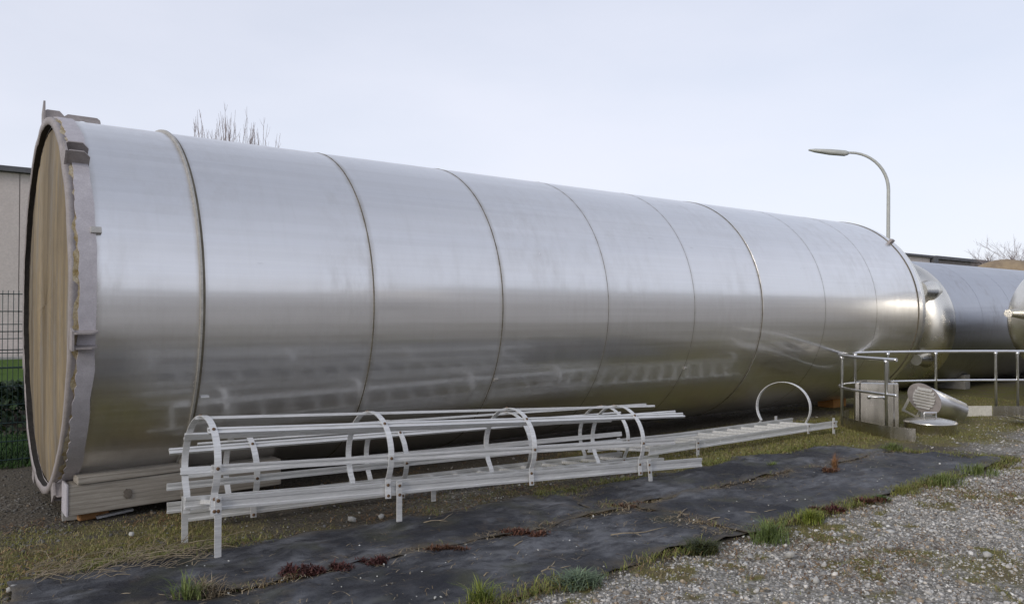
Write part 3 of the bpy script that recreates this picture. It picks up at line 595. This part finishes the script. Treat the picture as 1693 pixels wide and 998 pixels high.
b.add(vs, [(i*6+k_, i*6+(k_+1)%6, i*6+6+(k_+1)%6, i*6+6+k_) for i in range(4) for k_ in range(6)] + [tuple(range(6)), tuple(range(24, 30))], True); build(b, 'lamp_head', M_lamp, LP)

# ---------------------------------------------------------------- bare trees
def bare_tree(base, h, spread, label, seed, group, upright=.85, levels=4, n0=7, trunk_r=.16, start=.35):
    rd = random.Random(seed); t = thing('bare_tree', label, 'tree', base, group); tr, cr_ = MB(), MB()
    base = Vector(base); trunk = [base, base + Vector((rd.uniform(-.1, .1), rd.uniform(-.1, .1), h * start)), base + Vector((rd.uniform(-.3, .3), rd.uniform(-.3, .3), h * .72))]
    tr.tube(trunk, [trunk_r, trunk_r * .75, trunk_r * .3], 8)
    def grow(p, d, ln, r, lv):
        pts = [p]; dd_ = d.copy()
        for i in range(3):
            dd_ = (dd_ + Vector((rd.gauss(0, .10), rd.gauss(0, .10), .08 * upright))).normalized(); pts.append(pts[-1] + dd_ * ln / 3)
        cr_.tube(pts, [r, r * .8, r * .6, r * .35], 4 if lv < 2 else 3, cap=False)
        if lv < levels:
            for i in range(rd.choice((3, 4, 4, 5))):
                q = rd.uniform(.25, 1); k_ = min(2, int(q * 3)); pp = pts[k_].lerp(pts[k_ + 1], q * 3 - k_)
                nd = (dd_ * (.6 + upright * .6) + Vector((rd.gauss(0, .5), rd.gauss(0, .5), rd.uniform(-.05, .5)))).normalized(); grow(pp, nd, ln * rd.uniform(.5, .72), r * .55, lv + 1)
    for i in range(n0):
        a = rd.uniform(0, 6.28); q = rd.uniform(start, .95); pp = trunk[0].lerp(trunk[2], q) if q > .9 else base + (trunk[2] - base) * q
        grow(pp, Vector((math.cos(a) * spread, math.sin(a) * spread, upright)).normalized(), h * rd.uniform(.24, .36), trunk_r * .36, 1)
    build(tr, 'trunk', M_bark, t); build(cr_, 'crown', M_bark, t)
def shoot_tree(base, h, wid, n, label, seed, group):    # pollarded: a knobbly head with many upright shoots
    rd = random.Random(seed); t = thing('bare_tree', label, 'tree', base, group); base = Vector(base); tr, cr_ = MB(), MB(); hd_ = h * .52
    tr.tube([base, base + Vector((.05, 0, hd_ * .6)), base + Vector((0, .05, hd_))], [.2, .17, .13], 8)
    for i in range(n):
        a = rd.uniform(0, 6.28); q = rd.uniform(.1, 1); f = Vector((math.cos(a), math.sin(a), 0)) * q * wid; p0 = base + Vector((0, 0, hd_ * rd.uniform(.8, 1.0))); hh = h * rd.uniform(.74, 1.0) * (1 - .14 * q)
        p1 = base + f * .75 + Vector((0, 0, hd_ + (hh - hd_) * .3)); p3 = base + f * rd.uniform(1, 1.25) + Vector((rd.gauss(0, .1), rd.gauss(0, .1), hh)); p2 = p1.lerp(p3, .5) + Vector((rd.gauss(0, .08), rd.gauss(0, .08), 0))
        cr_.tube([p0, p1, p2, p3], [.045, .028, .016, .006], 4, cap=False)
        for k_ in range(9):
            u_ = rd.uniform(.05, .9); s0 = p1.lerp(p3, u_); d_ = Vector((rd.gauss(0, .3), rd.gauss(0, .3), 1)).normalized(); ln = rd.uniform(.3, 1.1) * (1.1 - u_ * .6)
            cr_.tube([s0, s0 + d_ * ln * .5, s0 + (d_ + Vector((0, 0, .25))).normalized() * ln], [.010, .008, .004], 3, cap=False)
    build(tr, 'trunk', M_bark, t); build(cr_, 'crown', M_bark, t)
shoot_tree(dep(378, 46), 15.9, 1.8, 44, 'bare upright tree, tallest of the twigs above the huge tank', 11, 'bare trees behind the tank')
shoot_tree(dep(330, 48), 15.4, 1.3, 22, 'bare tree at the left of the twigs above the huge tank', 12, 'bare trees behind the tank')
shoot_tree(dep(424, 47), 15.2, 1.4, 30, 'bare tree at the right of the twigs above the huge tank', 13, 'bare trees behind the tank')
for i, (px, d_, h, lab) in enumerate(((1632, 84, 7.2, 'leftmost low bare tree on the far right skyline'), (1648, 80, 7.4, 'second low bare tree from the left on the right skyline'), (1663, 76, 7.7, 'bushy bare tree on the right skyline above the tan tank'), (1679, 72, 8.0, 'taller bare tree near the right edge of the skyline'), (1698, 70, 8.8, 'bare tree cut off by the right edge of the picture'))):
    bare_tree(dep(px, d_), h, 1.1, lab, 31 + i, 'bare trees on the right skyline', upright=.5, n0=20, trunk_r=.13, start=.22, levels=4)

# ---------------------------------------------------------------- stones, grass, weeds, twigs
def mesh_np(name, V, F, nper, col=None, smooth=False):
    me = bpy.data.meshes.new(name); me.vertices.add(len(V)); me.vertices.foreach_set('co', V.astype(np.float32).ravel())
    me.loops.add(F.size); me.loops.foreach_set('vertex_index', F.astype(np.int32).ravel()); me.polygons.add(len(F)); me.polygons.foreach_set('loop_start', np.arange(0, F.size, nper, dtype=np.int32))
    if smooth: me.polygons.foreach_set('use_smooth', np.ones(len(F), bool))
    me.update(calc_edges=True)
    if col is not None:
        a = me.color_attributes.new('col', 'FLOAT_COLOR', 'POINT'); a.data.foreach_set('color', np.concatenate([col, np.ones((len(col), 1))], 1).astype(np.float32).ravel())
    return me
bm = bmesh.new(); bmesh.ops.create_icosphere(bm, subdivisions=1, radius=1); IV = np.array([v.co[:] for v in bm.verts]); IF = np.array([[v.index for v in f.verts] for f in bm.faces]); bm.free()
def stones(P, size, cols, sink=.25, flat=.6):
    n = len(P); m = len(IV)
    sc = size[:, None] * np.stack([rng.uniform(.7, 1.25, n), rng.uniform(.6, 1.0, n), rng.uniform(.35, .8, n) * flat / .6], 1)
    V = IV[None] * (1 + rng.uniform(-.28, .28, (n, m, 1))) * sc[:, None]
    a = rng.uniform(0, 6.28, n); ca, sa = np.cos(a)[:, None], np.sin(a)[:, None]; tl = rng.normal(0, .3, n)[:, None]
    x, y, z = V[..., 0], V[..., 1], V[..., 2]; z, x = z + x * tl, x
    V = np.stack([x * ca - y * sa, x * sa + y * ca, z], -1) + np.stack([P[:, 0], P[:, 1], P[:, 2] + size * (.5 - sink) * .6], -1)[:, None]
    F = (IF[None] + (np.arange(n) * m)[:, None, None]).reshape(-1, 3); return V.reshape(-1, 3), F, np.repeat(cols, m, 0)
def in_tarp(x, y):
    return ((x > .5) & (x < 4.7) & (y > 4.66) & (y < 5.52 + np.clip((2.9 - x) * .12, 0, .3))) | ((x > 4.6) & (x < 9.2) & (y > 4.7) & (y < 5.5)) | ((x > -.4) & (x < 9.75) & (y > 3.66) & (y < 4.8))
def scatter(n, x0, x1, y0, y1): return rng.uniform(x0, x1, n), rng.uniform(y0, y1, n)
x, y = np.concatenate([np.stack(scatter(66000, 1.6, 10.5, 1.3, 3.75)), np.stack(scatter(9000, 9.4, 16, 2, 5.6)), np.stack(scatter(9000, -.3, 1.6, 5.2, 9.9)), np.stack(scatter(16000, .5, 12, 5.4, 7.3))], 1)
gm = m_grav(x, y) + .6 * sstep(1.1, .6, x) * sstep(9.6, 8.0, y) - .35 * sstep(.48, .68, vnoise(x, y, 71, 4, 2.2)) - .5 * sstep(.52, .72, vnoise(x, y, 72, 4, 5.0)); keep = (rng.uniform(0, 1, len(x)) < np.clip(gm * 1.15 - .02, .03, 1)) & ~in_tarp(x, y); x, y, gm = x[keep], y[keep], gm[keep]
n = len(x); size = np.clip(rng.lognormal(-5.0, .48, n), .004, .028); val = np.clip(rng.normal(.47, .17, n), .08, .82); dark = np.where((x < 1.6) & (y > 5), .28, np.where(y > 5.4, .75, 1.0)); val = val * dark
tint = rng.normal(0, .02, n); cols = np.stack([val * (1.04 + tint), val, val * (.93 - tint)], 1); br = rng.uniform(0, 1, n) < .14; cols[br] *= np.array([.75, .62, .48])
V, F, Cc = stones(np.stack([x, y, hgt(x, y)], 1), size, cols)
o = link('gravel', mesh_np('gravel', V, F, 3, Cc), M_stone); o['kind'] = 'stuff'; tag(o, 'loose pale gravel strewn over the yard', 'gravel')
print('stones', n)

def blades(x, y, z, hgt_, wd, cols, lean=.5, curl=.5):
    n = len(x); a = rng.uniform(0, 6.28, n); dx, dy = np.cos(a), np.sin(a); ln = hgt_ * rng.uniform(.55, 1.25, n); le = np.abs(rng.normal(lean, .3, n))
    px, py = -dy * wd, dx * wd; b0 = np.stack([x - px, y - py, z], -1); b1 = np.stack([x + px, y + py, z], -1)
    mx, my, mz = x + dx * ln * le * .4, y + dy * ln * le * .4, z + ln * .62; m0 = np.stack([mx - px * .8, my - py * .8, mz], -1); m1 = np.stack([mx + px * .8, my + py * .8, mz], -1)
    tz = z + ln * (1 - curl * np.clip(le, 0, 1) * .5); tp = np.stack([x + dx * ln * le, y + dy * ln * le, tz], -1)
    V = np.stack([b0, b1, m1, m0, tp], 1).reshape(-1, 3); i = np.arange(n)[:, None] * 5
    F = np.concatenate([i + [0, 1, 2], i + [0, 2, 3], i + [3, 2, 4]], 0); return V, F, np.repeat(cols, 5, 0)
def gcol(n, a, b, j=.18):
    t_ = rng.uniform(0, 1, (n, 1)); return np.clip((np.array(a) * (1 - t_) + np.array(b) * t_) * rng.normal(1, j, (n, 1)), .004, .6)
x, y = np.concatenate([np.stack(scatter(90000, .2, 11.5, 5.2, 7.5)), np.stack(scatter(60000, 9.2, 17, 3.0, 9.5)), np.stack(scatter(60000, 1.5, 10.5, 1.4, 3.8)), np.stack(scatter(14000, .2, 1.6, 8.2, 10.5))], 1)
mm = m_moss(x, y); keep = (rng.uniform(0, 1, len(x)) < np.clip(mm * 1.5 - .42, 0, 1)) & ~in_tarp(x, y); x, y, mm = x[keep], y[keep], mm[keep]; n = len(x)
cols = gcol(n, (.14, .155, .035), (.30, .28, .09)); dry = rng.uniform(0, 1, n) < np.where(y < 3.8, .55, .25 + .4 * sstep(.45, .65, vnoise(x, y, 61, 3, 2.5))); cols[dry] = gcol(dry.sum(), (.22, .17, .08), (.34, .28, .15))
V, F, Cc = blades(x, y, hgt(x, y), .012 + .028 * np.clip(mm, 0, 1.2) * np.where(y < 3.8, .5, 1) * (.4 + 1.2 * vnoise(x, y, 62, 3, 5)), .0018 + 0 * x, cols, .8)
o = link('moss_grass', mesh_np('moss_grass', V, F, 3, Cc), M_leaf); o['kind'] = 'stuff'; tag(o, 'short mossy grass between the fabric, the ladders and the tanks', 'grass'); print('blades', n)
x, y = scatter(22000, -.6, 3.2, 10.0, 12.6); n = len(x)
V, F, Cc = blades(x, y, 0 * x, .08 + 0 * x, .004 + 0 * x, gcol(n, (.02, .055, .01), (.05, .10, .02)), .6)
o = link('verge_grass', mesh_np('verge_grass', V, F, 3, Cc), M_leaf); o['kind'] = 'stuff'; tag(o, 'darker grass just behind the green fence', 'grass')
# low ivy hedge beyond the fence
n = 15000; x, y = np.concatenate([np.stack(scatter(n, .3, 10.5, 5.35, 7.4)), np.stack(scatter(n, 1.8, 10.5, 1.4, 3.7))], 1); lk_ = (rng.uniform(0, 1, 2 * n) < sstep(.45, .65, vnoise(x, y, 83, 4, 1.9))) & ~in_tarp(x, y); x, y = x[lk_], y[lk_]; n = len(x)
V, F, Cc = blades(x, y, hgt(x, y) + .012, .03 + 0 * x, .004 + 0 * x, gcol(n, (.11, .055, .03), (.30, .20, .10), .25), 1.5); V[:, 2] = np.repeat(hgt(x, y) + .006, 5) + (V[:, 2] - np.repeat(hgt(x, y) + .012, 5)) * .5
o = link('leaf_litter', mesh_np('leaf_litter', V, F, 3, Cc), M_leaf); o['kind'] = 'stuff'; tag(o, 'brown leaf litter between the ladders and in the gravel', 'litter')
hx, hy, hz_ = rng.uniform(-3, 6, 16000), rng.normal(14.6, .8, 16000), 0; pr = np.clip(1 - ((hy - 14.6) / 1.7) ** 2, 0, 1) * (.40 + .25 * vnoise(hx, hy, 4, 3, 1.2)); hz_ = pr * rng.uniform(.3, 1.1, 16000) ** .5
V, F, Cc = blades(hx, hy, hz_, .09 + 0 * hx, .03 + 0 * hx, gcol(16000, (.008, .018, .006), (.025, .045, .012), .3), 1.2)
HG = thing('ivy_hedge', 'low dark ivy hedge between fence and lawn', 'hedge', (1, 14.6, 0)); o = link('foliage', mesh_np('foliage', V - np.array([1, 14.6, 0]), F, 3, Cc), M_leaf, HG)
bb = MB(); gxx = np.linspace(-3, 6, 40)
for i in range(39): bb.tube([(gxx[i], 14.6 + .3 * math.sin(i), .0), (gxx[i] + .2, 14.5, .35)], [.012, .004], 4)
build(bb, 'stem', M_bark, HG)

ex_, ey_, et = [], [], []
for (ax_, ay_), (bx_, by_), n_, sp_ in (((.5, 5.72), (4.7, 5.48), 9000, .07), ((4.6, 5.46), (9.05, 5.56), 9000, .07), ((2.2, 3.66), (9.9, 3.66), 11000, .06), ((9.05, 5.5), (9.95, 3.7), 3500, .08), ((1.5, 4.73), (9.3, 4.84), 5000, .03), ((4.75, 4.75), (4.65, 5.45), 700, .04), ((5.0, 3.7), (4.95, 4.8), 700, .04)):
    t_ = rng.uniform(0, 1, n_); ex_.append(ax_ + (bx_ - ax_) * t_ + rng.normal(0, sp_, n_)); ey_.append(ay_ + (by_ - ay_) * t_ + rng.normal(0, sp_, n_)); et.append(np.full(n_, sp_))
x, y, et = np.concatenate(ex_), np.concatenate(ey_), np.concatenate(et); kp_ = rng.uniform(0, 1, len(x)) < sstep(.42, .66, vnoise(x, y, 91, 4, 1.7)) * np.where(et < .05, .75, 1); x, y, et = x[kp_], y[kp_], et[kp_]; n = len(x)
cols = gcol(n, (.11, .14, .028), (.25, .25, .07)); dry = rng.uniform(0, 1, n) < np.where(et < .05, .85, .4); cols[dry] = gcol(int(dry.sum()), (.14, .08, .04), (.34, .26, .14), .25)
V, F, Cc = blades(x, y, hgt(x, y) + .012, np.where(dry, .035, .05) * rng.uniform(.6, 1.3, n), .0022 + 0 * x, cols, 1.0)
o = link('edge_grass', mesh_np('edge_grass', V, F, 3, Cc), M_leaf); o['kind'] = 'stuff'; tag(o, 'thin grass and dead stalks creeping over the fabric edges', 'grass')
TG = 'grass tufts along the fabric edge'
def tarp_z(x, y): return float(hgt(x, y)) + .02
def tuft(px, py, n, h, r, ca, cb, label, name='grass_tuft', cat='grass tuft', group=TG, lean=.75, wd=.0026):
    p = gnd(px, py, .01); a = rng.uniform(0, 6.28, n); q = np.minimum(np.abs(rng.normal(0, r, n)), 1.5 * r * rng.uniform(.6, 1, n)); x, y = q * np.cos(a) * 1.3, q * np.sin(a)
    V, F, Cc = blades(x, y, 0 * x - .01, h * np.ones(n) * (1.15 - q / (3 * r)), wd + 0 * x, gcol(n, ca, cb), lean)
    o = link(name, mesh_np(name, V, F, 3, Cc), M_leaf, None, (p.x, p.y, tarp_z(p.x, p.y))); tag(o, label, cat, group)
GA, GB = (.09, .13, .03), (.20, .23, .075); DG = (.05, .085, .03), (.09, .13, .06)
tuft(1272, 893, 300, .16, .10, (.08, .12, .03), (.19, .24, .08), 'biggest bright grass tuft at the gravel edge of the fabric')
tuft(1340, 862, 320, .10, .075, (.12, .16, .02), (.24, .26, .05), 'yellow green tuft right of the biggest grass tuft')
tuft(958, 966, 420, .085, .09, (.10, .15, .09), (.19, .24, .15), 'grey green feathery weed at the front fabric edge', 'weed', 'weed', 'weeds around the fabric', 1.2, .004)
tuft(1160, 910, 420, .09, .075, (.035, .055, .018), (.09, .09, .035), 'dark green and reddish weed between gravel and fabric', 'weed', 'weed', 'weeds around the fabric', 1.1, .004)
tuft(795, 995, 220, .13, .05, (.12, .17, .03), (.24, .25, .06), 'light green tuft at the bottom edge of the picture')
tuft(1455, 828, 160, .05, .06, (.06, .11, .025), (.11, .16, .045), 'small vivid green weed at the fabric edge, right of centre', 'weed', 'weed', 'weeds around the fabric', 1.0, .004)
tuft(1560, 800, 300, .10, .15, GA, GB, 'broad grass tuft on the right front edge of the fabric')
tuft(1615, 782, 300, .11, .16, GA, GB, 'grass tuft near the pointed right corner of the fabric')
tuft(1490, 815, 300, .06, .11, (.14, .15, .03), (.24, .23, .07), 'low yellowish tuft between the small weed and the broad tuft')
tuft(1475, 745, 320, .11, .10, GA, GB, 'grass tuft growing in the gap between the two right fabric strips')
tuft(1278, 775, 160, .08, .05, GA, GB, 'small tuft growing through the fabric before the flat ladder')
tuft(336, 985, 260, .10, .085, (.20, .15, .09), (.34, .28, .19), 'dried brown weed on the left fabric strip', 'weed', 'weed', 'weeds around the fabric', 1.0)
tuft(310, 998, 90, .16, .05, GA, GB, 'few green blades beside the dried brown weed')
tuft(1380, 775, 120, .16, .02, (.25, .13, .06), (.36, .20, .10), 'upright rusty brown stalks on the right fabric strip', 'weed', 'weed', 'weeds around the fabric', .35)
def sedum(px, py, n, rx, ry, h, label, ca=(.045, .014, .014), cb=(.105, .042, .034)):
    p = gnd(px, py, .015); kc = 8; cx_ = rng.normal(0, .75, kc) * rx; cy_ = rng.normal(0, .75, kc) * ry; cs_ = rng.uniform(.25, .8, kc); ch_ = rng.uniform(.35, 1.1, kc); w_ = rng.integers(0, kc, n)
    a_ = rng.uniform(0, 6.28, n); q_ = np.sqrt(rng.uniform(0, 1, n)); x, y = cx_[w_] + rx * cs_[w_] * q_ * np.cos(a_), cy_[w_] + ry * 1.4 * cs_[w_] * q_ * np.sin(a_); z = h * ch_[w_] * (1 - q_ * .8) * rng.uniform(.05, 1, n)
    V, F, Cc = blades(x * RT.x - y * -FW.x, x * RT.y + y * FW.y, z, .028 + 0 * x, .0045 + 0 * x, gcol(n, ca, cb, .25), 1.1)
    o = link('red_weed', mesh_np('red_weed', V, F, 3, Cc), M_leaf, None, (p.x, p.y, tarp_z(p.x, p.y))); tag(o, label, 'weed', 'red weeds on the fabric seam')
sedum(535, 948, 900, .13, .07, .07, 'largest dark red weed clump on the seam at front left')
sedum(627, 935, 420, .08, .04, .045, 'small dark red weed right of the largest red clump')
sedum(733, 913, 420, .09, .035, .04, 'brownish red weed in the middle of the front seam', (.07, .028, .018), (.15, .075, .04))
sedum(862, 884, 700, .15, .06, .05, 'red brown weed patch on the seam before the third hoop', (.07, .028, .018), (.14, .065, .04))
sedum(1372, 779, 420, .14, .05, .05, 'rust coloured weed patch on the seam before the flat ladder', (.09, .04, .022), (.17, .09, .05))
sedum(1370, 845, 420, .11, .05, .06, 'dark red weed beside the yellow green tuft at the gravel', (.06, .02, .018), (.13, .05, .04))
sedum(1050, 838, 260, .10, .05, .03, 'reddish debris tuft where the four fabric strips meet', (.08, .04, .025), (.17, .10, .06))
sedum(1430, 832, 300, .09, .04, .05, 'reddish weed left of the small vivid green weed', (.07, .025, .018), (.14, .06, .04))

def twig(px, py, ln, ang, label, r=.0045):
    p = gnd(px, py, .02); rd = random.Random(px * 7 + py); pts = []; d_ = Vector((math.cos(ang), math.sin(ang), 0)); q = p.copy()
    for i in range(6):
        pts.append(Vector((q.x, q.y, tarp_z(q.x, q.y) + .022 + .006 * math.sin(i * 1.7)))); d_ = (d_ + Vector((rd.gauss(0, .2), rd.gauss(0, .2), 0))).normalized(); q = q + d_ * ln / 5
    b = MB(); b.tube(pts, [r, r, r * .9, r * .8, r * .7, r * .4], 6); k_ = pts[2]; b.tube([k_, k_ + Vector((d_.y, -d_.x, .05)) * ln * .22], [r * .7, r * .3], 5)
    solo(b, 'twig', M_stick, tuple(p), label, 'twig', 'dry twigs on the fabric')
for i, (px, py, ln, ang) in enumerate(((190, 990, .30, -.4), (735, 955, .18, .1), (800, 957, .22, .1), (895, 950, .22, .3), (905, 945, .16, .6), (850, 906, .5, .15), (1010, 888, .5, -.15), (1120, 857, .3, .2), (1145, 868, .22, .1), (1170, 862, .4, -.1), (1220, 850, .35, -.5), (700, 868, .35, .05), (300, 905, .55, .3), (160, 945, .7, .25), (230, 925, .6, .1), (1040, 845, .35, .9))):
    twig(px, py, ln, ang, ['dry twig by the bottom left corner of the fabric', 'leftmost of the short twigs on the front strip', 'second short twig on the front strip', 'straight pale twig near the front edge of the fabric', 'twig crossing the straight pale one', 'long twig on the seam below the third hoop', 'long twig on the front strip before the seam crossing', 'twig just right of the seam crossing', 'short twig below the one right of the crossing', 'bent twig on the right front strip', 'thin twig pointing to the big grass tuft', 'thin twig before the second hoop', 'dry stem by the foot of the front ladder leg', 'long dry stem at the left edge of the fabric', 'dry stem in the moss left of the ladder leg', 'thin stick standing out at the seam crossing'][i])
b = MB(); rd = random.Random(5)
for i in range(170):                         # tangle of dead stems over the left end of the fabric
    px = rd.uniform(40, 340); py = 962 - (px - 40) * .16 + rd.gauss(0, 11); p = gnd(px, py, .02); a = rd.gauss(.35, .5); ln = rd.uniform(.08, .34); d_ = Vector((math.cos(a), math.sin(a), 0)); pts = []
    for q in range(5): pts.append(Vector((p.x, p.y, float(hgt(p.x, p.y)) + .028 + rd.uniform(0, .02) + .02 * math.sin(q * .8)))); d_ = (d_ + Vector((rd.gauss(0, .25), rd.gauss(0, .25), 0))).normalized(); p = p + d_ * ln / 4
    b.tube(pts, [.0022, .0022, .002, .0016, .001], 4, cap=False)
o = link('dead_stems', b.mesh('dead_stems'), M_stick); o['kind'] = 'stuff'; tag(o, 'tangle of dead stems over the left end of the fabric', 'stems')
# straw, leaf crumbs and pebbles lying on the fabric
n = 5200; t_ = rng.uniform(0, 1, n); seam = rng.uniform(0, 1, n) < .6
x = rng.uniform(.4, 9.6, n); y = np.where(seam, 4.77 + rng.normal(0, .09, n), rng.uniform(3.7, 5.6, n)); cr2 = rng.uniform(0, 1, n) < .18; x = np.where(cr2, 4.85 + rng.normal(0, .18, n), x); y = np.where(cr2, rng.uniform(3.7, 5.5, n), y)
V, F, Cc = blades(x, y, hgt(x, y) + .045, .0 * x + .05, .0022 + 0 * x, gcol(n, (.16, .11, .06), (.40, .33, .22), .2), 1.4); V[:, 2] = np.repeat(hgt(x, y) + .03, 5) + (V[:, 2] - np.repeat(hgt(x, y) + .045, 5)) * .25
o = link('straw_litter', mesh_np('straw_litter', V, F, 3, Cc), M_leaf); o['kind'] = 'stuff'; tag(o, 'dry straw and leaf crumbs littering the black fabric', 'litter')
n = 420; x, y = scatter(n, .5, 9.5, 3.7, 5.55); v_ = rng.uniform(.35, .72, n)
V, F, Cc = stones(np.stack([x, y, hgt(x, y) + .026], 1), np.clip(rng.lognormal(-5.0, .4, n), .004, .018), np.stack([v_, v_, v_ * .95], 1), .1)
o = link('pebbles', mesh_np('pebbles', V, F, 3, Cc), M_stone); o['kind'] = 'stuff'; tag(o, 'small white pebbles scattered on the black fabric', 'pebbles')
for i, (px, py, s_, lab) in enumerate(((217, 888, .028, 'white stone in the moss below the timber'), (1305, 925, .05, 'largest pale stone at the gravel edge near the big tuft'), (582, 863, .045, 'pale stone at the foot of the second hoop, left one'), (630, 858, .04, 'pale stone at the foot of the second hoop, right one'), (1130, 822, .03, 'white stone on the seam of the right strips'), (1350, 968, .035, 'upright pale stone in the foreground gravel'), (1632, 922, .035, 'white flat stone in the right gravel'), (20, 980, .05, 'grey stone in the bottom left corner'))):
    p = gnd(px, py); V, F, Cc = stones(np.array([[0, 0, 0.]]), np.array([s_]), np.array([[.5, .49, .46]]) * (.8 if i == 7 else 1), .3)
    o = link('stone', mesh_np('stone', V, F, 3, Cc), M_stone, None, (p.x, p.y, tarp_z(p.x, p.y))); tag(o, lab, 'stone', 'single larger stones')
